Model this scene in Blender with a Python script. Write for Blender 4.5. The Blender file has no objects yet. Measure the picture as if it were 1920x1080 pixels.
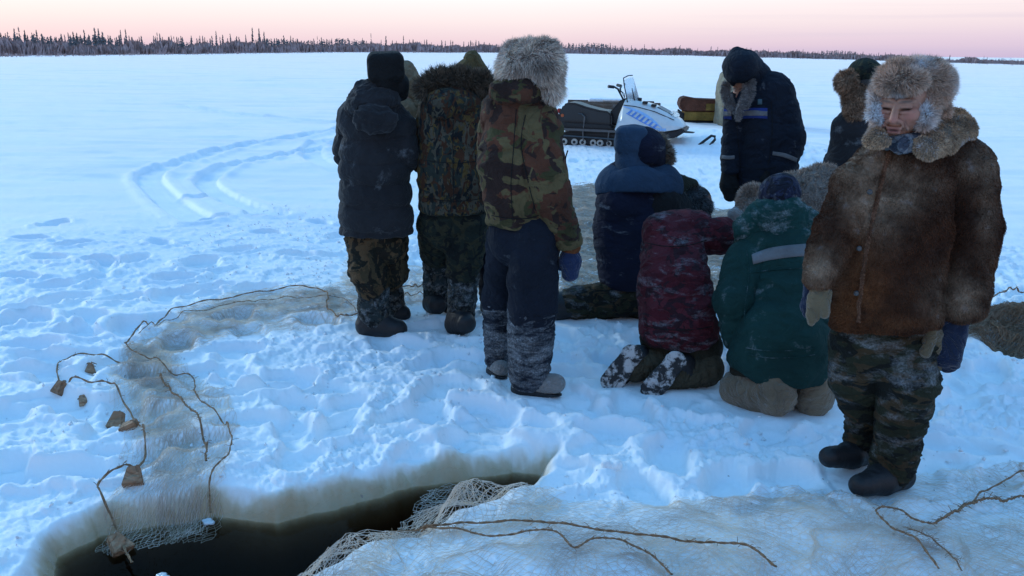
import bpy, math, random
import numpy as np
from mathutils import Matrix, Vector
R = math.radians
random.seed(7); rng = np.random.default_rng(7)
sc = bpy.context.scene
COL = sc.collection
# ---------------------------------------------------------------- camera, sky, sun, exposure
PITCH, ROLL, CH, F = R(15.45), R(0.6), 1.70, 1600.0
cam_d = bpy.data.cameras.new('camera'); cam = bpy.data.objects.new('camera', cam_d); COL.objects.link(cam)
cam_d.sensor_width = 36; cam_d.lens = 36*F/1920; cam_d.clip_start = 0.05; cam_d.clip_end = 9000
cam.location = (0, 0, CH)
RM = Matrix.Rotation(math.pi/2-PITCH, 3, 'X') @ Matrix.Rotation(ROLL, 3, 'Z')
cam.rotation_euler = RM.to_euler()
sc.camera = cam
RN = np.array(RM)
def ray(px, py):
    d = RN @ np.array([(px-960)/F, (540-py)/F, -1.0]); return d
def D(px, py, Y):
    d = ray(px, py); t = Y/d[1]; return np.array([d[0]*t, Y, CH+d[2]*t])
def G(px, py, z=0.0):
    d = ray(px, py); t = (z-CH)/d[2]; return np.array([d[0]*t, d[1]*t, z])

w = bpy.data.worlds.new('World'); sc.world = w; w.use_nodes = True
nt = w.node_tree; N = nt.nodes; L = nt.links
for n in list(N): N.remove(n)
out = N.new('ShaderNodeOutputWorld'); bg = N.new('ShaderNodeBackground'); L.new(bg.outputs[0], out.inputs[0])
tc = N.new('ShaderNodeTexCoord'); sep = N.new('ShaderNodeSeparateXYZ'); L.new(tc.outputs['Generated'], sep.inputs[0])
def wramp(stops, src):
    r = N.new('ShaderNodeValToRGB'); cr = r.color_ramp
    while len(cr.elements) < len(stops): cr.elements.new(0.5)
    for e, (p, c) in zip(cr.elements, stops): e.position = p; e.color = (*c, 1)
    L.new(src, r.inputs[0]); return r
# dusk sky by height above the horizon: pink belt, pale glow, then blue overhead
front = wramp([(0, (.66,.50,.64)), (.012, (.82,.64,.70)), (.034, (.92,.79,.80)), (.06, (1.02,.93,.93)), (.12, (1.0,1.18,1.25)), (.3, (.42,.84,1.24)), (1, (.15,.50,1.04))], sep.outputs['Z'])
right = wramp([(0, (.52,.45,.66)), (.018, (.66,.54,.70)), (.034, (.80,.66,.73)), (.06, (.92,.79,.80)), (.12, (.72,.92,1.12)), (.3, (.36,.72,1.14)), (1, (.15,.50,1.04))], sep.outputs['Z'])
mr = N.new('ShaderNodeMapRange'); mr.inputs[1].default_value = 0.02; mr.inputs[2].default_value = .75
L.new(sep.outputs['X'], mr.inputs[0])
mx = N.new('ShaderNodeMix'); mx.data_type = 'RGBA'; L.new(mr.outputs[0], mx.inputs[0]); L.new(front.outputs[0], mx.inputs[6]); L.new(right.outputs[0], mx.inputs[7])
back = wramp([(0, (.78,.50,.40)), (.10, (.72,.56,.50)), (.22, (.48,.52,.64)), (.45, (.20,.46,.90)), (1, (.15,.50,1.04))], sep.outputs['Z'])
mb = N.new('ShaderNodeMapRange'); mb.inputs[1].default_value = -.35; mb.inputs[2].default_value = .55
L.new(sep.outputs['Y'], mb.inputs[0])
mx2 = N.new('ShaderNodeMix'); mx2.data_type = 'RGBA'; L.new(mb.outputs[0], mx2.inputs[0]); L.new(back.outputs[0], mx2.inputs[6]); L.new(mx.outputs[2], mx2.inputs[7])
# thin streaks of cloud low over the horizon
mp = N.new('ShaderNodeMapping'); mp.inputs['Scale'].default_value = (1.3, 1.3, 60); L.new(tc.outputs['Generated'], mp.inputs[0])
cn = N.new('ShaderNodeTexNoise'); cn.inputs['Scale'].default_value = 1.6; cn.inputs['Detail'].default_value = 3; L.new(mp.outputs[0], cn.inputs[0])
cr_ = N.new('ShaderNodeMapRange'); cr_.inputs[1].default_value = .52; cr_.inputs[2].default_value = .7; cr_.inputs[4].default_value = .35; L.new(cn.outputs[0], cr_.inputs[0])
cm = N.new('ShaderNodeMath'); cm.operation = 'MULTIPLY'; L.new(cr_.outputs[0], cm.inputs[0]); L.new(mr.outputs[0], cm.inputs[1])
mx3 = N.new('ShaderNodeMix'); mx3.data_type = 'RGBA'; L.new(cm.outputs[0], mx3.inputs[0]); L.new(mx2.outputs[2], mx3.inputs[6]); mx3.inputs[7].default_value = (.50,.47,.66,1)
# a little of the physical sky at sunset
sky = N.new('ShaderNodeTexSky'); sky.sky_type = 'NISHITA'; sky.sun_disc = False; sky.sun_elevation = R(4); sky.sun_rotation = R(-48); 
ad = N.new('ShaderNodeMix'); ad.data_type = 'RGBA'; ad.blend_type = 'ADD'; ad.inputs[0].default_value = .006
L.new(mx3.outputs[2], ad.inputs[6]); L.new(sky.outputs[0], ad.inputs[7])
L.new(ad.outputs[2], bg.inputs[0]); bg.inputs[1].default_value = 1.0
sun_d = bpy.data.lights.new('sun', 'SUN'); sun_d.energy = 1.15; sun_d.angle = R(10); sun_d.color = (.78, .93, 1.0)
sun = bpy.data.objects.new('sun', sun_d); COL.objects.link(sun)
az, el = R(-48), R(16)   # glow of the sky ahead and to the left
sdir = Vector((math.sin(az)*math.cos(el), math.cos(az)*math.cos(el), math.sin(el)))
sun.rotation_euler = sdir.to_track_quat('Z', 'Y').to_euler(); sun.location = (0, 0, 20)
sc.view_settings.view_transform = 'Standard'; sc.view_settings.look = 'None'; sc.view_settings.gamma = 1; sc.view_settings.exposure = 0.10
# ---------------------------------------------------------------- noise
_perm = np.random.default_rng(3).permutation(256).astype(np.int32)
_g = np.random.default_rng(4).normal(size=(256, 3)).astype(np.float32); _g /= np.linalg.norm(_g, axis=1)[:, None]
def pn(P, seed=0):
    P = np.asarray(P, np.float32)+np.float32(seed*17.31); i = np.floor(P).astype(np.int32); f = P-i; u = f*f*f*(f*(f*6-15)+10); i &= 255
    res = 0
    for dx in (0, 1):
        hx = _perm[(i[:, 0]+dx) & 255]; wx = u[:, 0] if dx else 1-u[:, 0]
        for dy in (0, 1):
            hy = _perm[(hx+i[:, 1]+dy) & 255]; wy = wx*(u[:, 1] if dy else 1-u[:, 1])
            for dz in (0, 1):
                g = _g[_perm[(hy+i[:, 2]+dz) & 255]]
                v = g[:, 0]*(f[:, 0]-dx)+g[:, 1]*(f[:, 1]-dy)+g[:, 2]*(f[:, 2]-dz)
                res = res+v*wy*(u[:, 2] if dz else 1-u[:, 2])
    return res
def fbm(P, oct=4, seed=0, gain=.5, ridge=False):
    s = 0; a = 1; P = np.asarray(P, np.float32)
    for o in range(oct):
        n = pn(P, seed+o)
        s = s+a*((1-np.abs(n)*2.6)-.5 if ridge else n*1.6); P = P*2.03; a *= gain
    return s
def sst(x, a, b):
    t = np.clip((x-a)/(b-a), 0, 1); return t*t*(3-2*t)
# ---------------------------------------------------------------- mesh and object helpers
def mesh_np(name, V, Fq, smooth=True, attrs=None, col=None, uv=None):
    me = bpy.data.meshes.new(name); V = np.asarray(V, np.float32)
    groups = Fq if isinstance(Fq, list) else [Fq]
    groups = [np.asarray(g, np.int32) for g in groups if len(g)]
    me.vertices.add(len(V)); me.vertices.foreach_set('co', V.ravel())
    nl = sum(g.size for g in groups); npol = sum(len(g) for g in groups)
    me.loops.add(nl); me.loops.foreach_set('vertex_index', np.concatenate([g.ravel() for g in groups]))
    me.polygons.add(npol)
    ls = np.concatenate([np.full(len(g), g.shape[1], np.int32) for g in groups]); st = np.concatenate([[0], np.cumsum(ls)[:-1]]).astype(np.int32)
    me.polygons.foreach_set('loop_start', st); 
    try: me.polygons.foreach_set('loop_total', ls)
    except Exception: pass
    me.polygons.foreach_set('use_smooth', np.full(npol, smooth, bool))
    if attrs:
        for k, v in attrs.items():
            a = me.attributes.new(k, 'FLOAT', 'POINT'); a.data.foreach_set('value', np.asarray(v, np.float32))
    if col is not None:
        a = me.color_attributes.new('Col', 'FLOAT_COLOR', 'POINT'); c = np.ones((len(V), 4), np.float32); c[:, :3] = col; a.data.foreach_set('color', c.ravel())
    me.update(calc_edges=True); me.validate(); return me
def link(name, me, mat=None, parent=None, loc=None):
    o = bpy.data.objects.new(name, me); COL.objects.link(o)
    if mat is not None and me is not None: me.materials.append(mat)
    if parent is not None: o.parent = parent
    if loc is not None: o.location = loc
    return o
def tag(o, label=None, cat=None, group=None, kind=None):
    if label: o['label'] = label
    if cat: o['category'] = cat
    if group: o['group'] = group
    if kind: o['kind'] = kind
    return o
def empty(name, loc, label, cat, group=None):
    o = bpy.data.objects.new(name, None); COL.objects.link(o); o.location = loc; o.empty_display_size = .1
    return tag(o, label, cat, group)
def unit(v): v = np.asarray(v, float); return v/(np.linalg.norm(v)+1e-12)
def vnormals(V, Q):
    Q = np.asarray(Q); n = np.cross(V[Q[:, 2]]-V[Q[:, 0]], V[Q[:, -1]]-V[Q[:, 1]]) if Q.shape[1] == 4 else np.cross(V[Q[:, 1]]-V[Q[:, 0]], V[Q[:, 2]]-V[Q[:, 0]])
    vn = np.zeros_like(V)
    for k in range(Q.shape[1]): np.add.at(vn, Q[:, k], n)
    return vn/(np.linalg.norm(vn, axis=1)[:, None]+1e-9)
def tubes(paths, rad, sides=5):
    """paths: list of (n,3) arrays, rad scalar or list -> V, quads"""
    Vs, Fs, b = [], [], 0
    for k, P in enumerate(paths):
        P = np.asarray(P, float); n = len(P); r = rad[k] if isinstance(rad, (list, tuple)) else rad
        r = np.broadcast_to(np.asarray(r, float), (n,))
        T = np.gradient(P, axis=0); T /= np.linalg.norm(T, axis=1)[:, None]+1e-12
        up = np.array([0, 0, 1.]) if abs(T[:, 2]).mean() < .8 else np.array([1., 0, 0])
        A = np.cross(T, up); A /= np.linalg.norm(A, axis=1)[:, None]+1e-9; B = np.cross(T, A)
        th = np.arange(sides)*2*math.pi/sides
        ring = P[:, None]+(A[:, None]*np.cos(th)[None, :, None]+B[:, None]*np.sin(th)[None, :, None])*r[:, None, None]
        Vs.append(ring.reshape(-1, 3)); i = np.arange(n-1)[:, None]*sides; j = np.arange(sides)[None]; j2 = (j+1) % sides
        Fs.append(np.stack([b+i+j, b+i+j2, b+i+sides+j2, b+i+sides+j], -1).reshape(-1, 4)); b += n*sides
    return np.concatenate(Vs), np.concatenate(Fs)
def spline(P, n):
    P = np.asarray(P, float); m = len(P); t = np.linspace(0, m-1, n); i = np.clip(t.astype(int), 0, m-2); f = (t-i)[:, None]
    p0 = P[np.clip(i-1, 0, m-1)]; p1 = P[i]; p2 = P[i+1]; p3 = P[np.clip(i+2, 0, m-1)]
    return .5*((2*p1)+(-p0+p2)*f+(2*p0-5*p1+4*p2-p3)*f**2+(-p0+3*p1-3*p2+p3)*f**3)
# ---------------------------------------------------------------- materials
def new_mat(name):
    m = bpy.data.materials.new(name); m.use_nodes = True; n = m.node_tree.nodes; b = n['Principled BSDF']; return m, n, m.node_tree.links, b
def nnoise(n, l, vec, scale, detail=3, rough=.55, dist=0.0):
    x = n.new('ShaderNodeTexNoise'); x.inputs['Scale'].default_value = scale; x.inputs['Detail'].default_value = detail
    x.inputs['Roughness'].default_value = rough; x.inputs['Distortion'].default_value = dist; l.new(vec, x.inputs['Vector']); return x
def nramp(n, l, src, stops, interp='LINEAR'):
    r = n.new('ShaderNodeValToRGB'); cr = r.color_ramp; cr.interpolation = interp
    while len(cr.elements) < len(stops): cr.elements.new(.5)
    for e, (p, c) in zip(cr.elements, stops): e.position = p; e.color = (*c, 1) if len(c) == 3 else c
    l.new(src, r.inputs[0]); return r
def nmix(n, l, fac, a, b, mode='MIX'):
    m = n.new('ShaderNodeMix'); m.data_type = 'RGBA'; m.blend_type = mode
    for s, v in ((0, fac), (6, a), (7, b)):
        if hasattr(v, 'links') or hasattr(v, 'is_linked'): l.new(v, m.inputs[s])
        elif isinstance(v, (int, float)): m.inputs[s].default_value = v
        else: m.inputs[s].default_value = (*v, 1)
    return m.outputs[2]
def nmap(n, l, src, a, b, c=0, d=1):
    m = n.new('ShaderNodeMapRange'); l.new(src, m.inputs[0])
    for i, v in enumerate((a, b, c, d)): m.inputs[i+1].default_value = v
    return m.outputs[0]
def nmath(n, l, op, a, b):
    m = n.new('ShaderNodeMath'); m.operation = op
    for i, v in enumerate((a, b)):
        if isinstance(v, (int, float)): m.inputs[i].default_value = v
        else: l.new(v, m.inputs[i])
    return m.outputs[0]
def nbump(n, l, b, h, strength, dist=.01):
    x = n.new('ShaderNodeBump'); x.inputs['Strength'].default_value = strength; x.inputs['Distance'].default_value = dist; l.new(h, x.inputs['Height'])
    l.new(x.outputs[0], b.inputs['Normal']); return x
# ---------------------------------------------------------------- ground heights
hole_px = [(0,1200),(40,1080),(85,1000),(170,952),(300,934),(400,918),(520,928),(640,900),(760,868),(880,850),(960,840),(1040,846),(1030,872),(985,905),(935,930),(850,962),(780,1005),(700,1015),(620,1050),(545,1100),(560,1250),(300,1330)]
HOLE = np.array([G(x, y)[:2] for x, y in hole_px])
WZ = -0.095
def sdpoly(P, poly):
    d = np.full(len(P), 1e9); s = np.ones(len(P)); n = len(poly)
    for i in range(n):
        a = poly[i]; b = poly[i-1]; e = b-a; w_ = P-a
        t = np.clip((w_@e)/(e@e), 0, 1); bb = w_-t[:, None]*e; d = np.minimum(d, (bb**2).sum(1))
        c1 = P[:, 1] >= a[1]; c2 = P[:, 1] < b[1]; c3 = e[0]*w_[:, 1] > e[1]*w_[:, 0]
        s = np.where((c1 & c2 & c3) | (~c1 & ~c2 & ~c3), -s, s)
    return s*np.sqrt(d)
# shore line seen in the photograph: pixel, distance; the far ground climbs gently to it
shore = [(-900, 108, 215), (0, 105, 215), (300, 102, 240), (640, 98, 300), (960, 99, 380), (1280, 104, 420), (1600, 112, 400), (1920, 122, 330), (2800, 140, 330)]
SH = np.array([(math.atan2(p[0], p[1]), p[1]/math.cos(math.atan2(p[0], p[1])), p[2]) for p in [D(a, b, c) for a, b, c in shore]])
feet_px = []   # (px,py,depth) trampled dips
for (x, y) in [(100,420),(60,450),(140,460),(190,490),(40,520),(300,455),(330,520),(230,560),(440,470),(500,440),(380,500),(90,570),(150,620),(60,650),(260,610),(480,540),(560,480),(20,600),(600,420),(480,405),(370,372),(400,410),(130,560)]:
    feet_px.append((x, y, .06))
FEET = [(G(x, y)[:2], d) for x, y, d in feet_px]
_r = np.random.default_rng(21)
for k in range(150):     # steps around the people and the net
    x, y = _r.uniform(420, 1900), _r.uniform(590, 930); FEET.append((G(x, y)[:2], _r.uniform(.025, .06)))
for k in range(45):
    x, y = _r.uniform(0, 420), _r.uniform(470, 900); FEET.append((G(x, y)[:2], _r.uniform(.03, .06)))
for k in range(120):
    x, y = _r.uniform(620, 1900), _r.uniform(300, 560); FEET.append((G(x, y)[:2], _r.uniform(.03, .07)))
STANCE = [G(x, y)[:2] for x, y in [(1600, 872), (1650, 918), (1690, 912), (715, 626), (752, 598), (860, 624), (818, 588), (1010, 738), (935, 704), (1400, 770), (1450, 780), (1530, 780), (1170, 725), (1250, 735), (1310, 722), (1110, 600), (1180, 600), (1050, 608)]]
FANG = _r.uniform(0, 3.14, len(FEET))
tracks = []   # snowmobile runs: pixel path, half width, depth
for path, hw, dp in [([(640,243),(560,258),(460,272),(370,297),(300,320),(280,336),(300,362),(340,395),(372,412)], .20, .05),
                     ([(700,262),(560,285),(450,308),(405,325),(385,342),(410,365),(470,392),(520,404)], .17, .05),
                     ([(640,232),(520,222),(420,212),(330,196),(200,172),(60,150)], .22, .05),
                     ([(650,262),(600,268),(585,285),(600,305),(640,322)], .2, .04)]:
    tracks.append((spline([G(x, y)[:2] for x, y in path], 60), hw, dp))
def H(P, fine=True):
    P = np.atleast_2d(np.asarray(P, float))[:, :2]; n = len(P); x, y = P[:, 0], P[:, 1]; r = np.hypot(x, y)
    P3 = np.c_[P, np.zeros(n)]
    h = np.zeros(n)
    near = r < 30
    T = 1-sst(r, 7.2, 11.5)                       # trampled, lumpy snow
    T = np.maximum(T, .75*(1-sst(np.hypot((x-2.4)/3.2, (y-14)/4.5), .7, 1.1)))
    if near.any():
        Q = P3[near]; Tn = T[near]
        wv = np.c_[fbm(Q*1.3, 2, 50), fbm(Q*1.3, 2, 53), np.zeros(len(Q))]*.16
        lumps = fbm(Q*1.1, 3, 1)*.03
        rid = fbm((Q+wv)*np.array([2.6, 3.4, 1]), 3, 11, ridge=True)*.020
        clod = np.maximum(fbm((Q+wv)*8, 3, 21), -.1)*.020
        tr_ = (.45+.55*sst(Q[:, 0], -1.6, -.4))*(.22+.78*np.maximum(sst(Q[:, 1], 2.75, 3.2), 1-sst(Q[:, 0], -.9, -.5))); cl1 = fbm((Q+wv*.5)*6.5, 2, 81); cl2 = fbm((Q+wv*.5)*14, 2, 84); cl3 = fbm((Q+wv*.3)*30, 2, 88)
        steep = sst(cl1, .10, .24)*.020+sst(cl2, .10, .22)*.014*(.4+.6*sst(cl1, -.2, .2))+sst(cl3, .12, .26)*.007
        hn = Tn*(lumps*(.75+.25*tr_)+rid*.25+steep*(.16+.84*tr_)+clod*.7*tr_+np.maximum(fbm((Q+wv)*17, 2, 27), 0)*.010*tr_)
        if fine: hn += Tn*(fbm(Q*24, 3, 31)*.0095*tr_+np.abs(fbm(Q*55, 2, 35))*.0030)
        for (c, d), a in zip(FEET, FANG):
            rel = Q[:, :2]-c; ca, sa = math.cos(a), math.sin(a)
            m = (np.abs(rel[:, 0]) < .6) & (np.abs(rel[:, 1]) < .6)
            if not m.any(): continue
            rr = rel[m]; u = rr[:, 0]*ca+rr[:, 1]*sa; v = -rr[:, 0]*sa+rr[:, 1]*ca; q = np.sqrt((u/.17)**2+(v/.095)**2)
            hn[m] = hn[m]*(1-.6*(1-sst(q, .8, 1.05)))-d*(1-sst(q, .72, 1.08))+d*.34*np.exp(-((q-1.32)/.24)**2)
        for path, hw, dp in tracks:
            lo = path.min(0)-1; hi = path.max(0)+1; m = ((Q[:, :2] > lo) & (Q[:, :2] < hi)).all(1)
            if not m.any(): continue
            dd = np.sqrt(((Q[m][:, None, :2]-path[None])**2).sum(2)).min(1)
            hn[m] += -dp*.75*(1-sst(dd, hw*.75, hw*1.02))+dp*.7*np.exp(-((dd-hw*1.25)/.08)**2)+.008*np.exp(-((dd-hw*.5)/.03)**2)
        # mounds: kicked snow by the sledges, a bank in the foreground, humps round the group
        for (cx, cy, sx, sy, hh) in [(3.9, 16.2, 1.2, 1.3, .26), (2.9, 17.5, 1.6, 1.0, .16), (5.2, 15.0, 1.1, 1.6, .14), (.75, 2.72, .75, .22, .05), (.2, 2.62, .25, .12, .035), (2.05, 3.45, .5, .25, .05), (.0, 3.5, .6, .2, .03)]:
            hn += hh*np.exp(-((Q[:, 0]-cx)/sx)**2-((Q[:, 1]-cy)/sy)**2)
        for c in STANCE:
            q2 = ((Q[:, 0]-c[0])/.20)**2+((Q[:, 1]-c[1])/.15)**2; ww_ = np.exp(-q2**2); hn = hn*(1-ww_)+.014*ww_+.010*np.exp(-((np.sqrt(q2)-1.25)/.28)**2)
        hn = np.where(hn > 0, .06*np.tanh(hn/.06)*(np.hypot(Q[:, 0], Q[:, 1]) < 10)+hn*(np.hypot(Q[:, 0], Q[:, 1]) >= 10), hn)
        h[near] += hn
    # wind streaks on the open ice
    S = 1-T
    h += S*(fbm(P3*np.array([.28, 1.3, 1])+3, 3, 41)*.040*sst(r, 6, 14)+fbm(P3*np.array([.05, .22, 1]), 3, 45)*.17*sst(r, 20, 60))
    h += S*np.maximum(fbm(P3*np.array([.8, 3.2, 1]), 3, 47), 0)*.034*(1-sst(r, 60, 200))
    ang = np.arctan2(x, y); ds = np.interp(ang, SH[:, 0], SH[:, 1]); zs = np.interp(ang, SH[:, 0], SH[:, 2])
    f = np.where(np.abs(ang) < 1.3, 1., 0.); h += zs*sst(r, .25*ds, ds)*f
    nh = (r < 6)
    if nh.any():
        Q = P[nh]; d = sdpoly(Q, HOLE); Q3 = np.c_[Q, np.zeros(len(Q))]
        d = d+fbm(Q3*5, 3, 61)*.022+fbm(Q3*18, 2, 64)*.006
        keep = sst(d, -.02, .10)
        prof = -.145*(1-sst(d, -.10, .03))-.08*(1-sst(d, -.30, -.07))-.60*(1-sst(d, -.62, -.24))
        h[nh] = h[nh]*(.18+.82*keep)+prof
    return h
def HZ(p): return float(H([[p[0], p[1]]])[0])
def GH(px, py):
    z = 0.0
    for _ in range(5): p = G(px, py, z); z = HZ(p)
    return G(px, py, z)
def build_ground():
    a0 = np.linspace(-R(43), R(43), 900); side = np.linspace(R(43), R(180), 70)[1:]
    ang = np.concatenate([-side[::-1], a0, side[:-1]])
    rr = [0.5]
    while rr[-1] < 7000:
        r = rr[-1]; st = r*.0033 if 1.8 < r < 9 else (r*.008 if r < 60 else r*.03)
        if r < 1.8: st = .05
        rr.append(r+max(st, .006))
    rr = np.array(rr); na, nr = len(ang), len(rr)
    A, RR = np.meshgrid(ang, rr); X = np.sin(A)*RR; Y = np.cos(A)*RR
    P = np.c_[X.ravel(), Y.ravel()]; Z = H(P)
    d = np.full(len(P), 9.); m = (RR.ravel() < 6)
    dd = sdpoly(P[m], HOLE); d[m] = dd
    n3 = np.c_[P[m], np.zeros(m.sum())]
    wet = np.zeros(len(P)); wet[m] = 1-sst(dd+fbm(n3*5, 3, 71)*.03+fbm(n3*40, 2, 75)*.008, -.11, .05)
    V = np.c_[P, Z]; V = np.vstack([V, [[0, 0, 0]]])
    i = np.arange(nr-1)[:, None]*na; j = np.arange(na)[None]; j2 = (j+1) % na
    Q = np.stack([i+j, i+j2, i+na+j2, i+na+j], -1).reshape(-1, 4)[:, ::-1]
    T3 = np.stack([np.arange(na), (np.arange(na)+1) % na, np.full(na, len(V)-1)], -1)
    me = mesh_np('snow_ground', V, [Q, T3], attrs={'wet': np.append(wet, 0)})
    m, n, l, b = new_mat('snow')
    t = n.new('ShaderNodeTexCoord'); at = n.new('ShaderNodeAttribute'); at.attribute_name = 'wet'
    n1 = nnoise(n, l, t.outputs['Object'], 14, 6, .65); n2 = nnoise(n, l, t.outputs['Object'], 260, 3, .7); n3 = nnoise(n, l, t.outputs['Object'], 1.2, 3)
    mpw = n.new('ShaderNodeMapping'); mpw.inputs['Scale'].default_value = (.10, .75, 1); mpw.inputs['Rotation'].default_value = (0, 0, .06); l.new(t.outputs['Object'], mpw.inputs[0]); nw = nnoise(n, l, mpw.outputs[0], 1.1, 5, .6, .3)
    base = nmix(n, l, nmap(n, l, n3.outputs[0], .35, .7), (.93, .95, .95), (.87, .90, .93)); base = nmix(n, l, nmap(n, l, nw.outputs[0], .50, .68, 0, .8), base, (.70, .80, .90))
    wetc = nramp(n, l, at.outputs['Fac'], [(0, (.9, .9, .9)), (.22, (.66, .56, .42)), (.5, (.46, .34, .20)), (1, (.34, .23, .11))])
    sp = nmath(n, l, 'MULTIPLY', nmap(n, l, n1.outputs[0], .3, .6), 1.0)
    c = nmix(n, l, nmath(n, l, 'MINIMUM', nmath(n, l, 'MULTIPLY', at.outputs['Fac'], 3.0), 1.0), base, wetc.outputs[0])
    spk = nnoise(n, l, t.outputs['Object'], 22, 2, .5); spf = nmap(n, l, spk.outputs[0], .765, .79)
    c = nmix(n, l, nmath(n, l, 'MULTIPLY', spf, .7), c, (.22, .16, .12))
    l.new(c, b.inputs['Base Color']); l.new(nmap(n, l, at.outputs['Fac'], 0, .6, .62, .22), b.inputs['Roughness'])
    b.inputs['Specular IOR Level'].default_value = .8; b.inputs['Sheen Weight'].default_value = .55; b.inputs['Sheen Roughness'].default_value = .35
    hh = nmath(n, l, 'ADD', n1.outputs[0], nmath(n, l, 'MULTIPLY', n2.outputs[0], .25)); nbump(n, l, b, hh, .5, .012)
    o = link('snow_ground', me, m); tag(o, kind='structure'); return o
build_ground()
def build_water():
    V = []; 
    c = HOLE.mean(0); P = c+(HOLE-c)*1.12; n = len(P)
    V = np.vstack([np.c_[P, np.full(n, WZ)], np.c_[P, np.full(n, -.95)]])
    me = bpy.data.meshes.new('water'); me.from_pydata(V.tolist(), [], [list(range(n))[::-1], list(range(n, 2*n))]+[[i, (i+1) % n, n+(i+1) % n, n+i] for i in range(n)])
    import bmesh
    bm = bmesh.new(); bm.from_mesh(me); bmesh.ops.recalc_face_normals(bm, faces=bm.faces); bm.to_mesh(me); bm.free()
    m, nn, l, b = new_mat('dark_water'); nn.remove(b); o_ = nn['Material Output']
    tr = nn.new('ShaderNodeBsdfTransparent'); tr.inputs[0].default_value = (.92, .9, .84, 1); gl = nn.new('ShaderNodeBsdfGlossy'); gl.inputs['Roughness'].default_value = .04
    fr = nn.new('ShaderNodeFresnel'); fr.inputs[0].default_value = 1.33; mxs = nn.new('ShaderNodeMixShader')
    geo = nn.new('ShaderNodeNewGeometry')
    ns = nnoise(nn, l, geo.outputs['Position'], 9, 3); bp = nn.new('ShaderNodeBump'); bp.inputs['Strength'].default_value = .05; bp.inputs['Distance'].default_value = .02; l.new(ns.outputs[0], bp.inputs['Height'])
    l.new(bp.outputs[0], gl.inputs['Normal'])
    l.new(nmath(nn, l, 'MULTIPLY', fr.outputs[0], .15), mxs.inputs[0]); l.new(tr.outputs[0], mxs.inputs[1]); l.new(gl.outputs[0], mxs.inputs[2]); l.new(mxs.outputs[0], o_.inputs['Surface'])
    va = nn.new('ShaderNodeVolumeAbsorption'); va.inputs['Color'].default_value = (.34, .17, .06, 1); va.inputs['Density'].default_value = 19; l.new(va.outputs[0], o_.inputs['Volume'])
    o = link('water', me, m); tag(o, kind='structure')
build_water()
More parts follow.
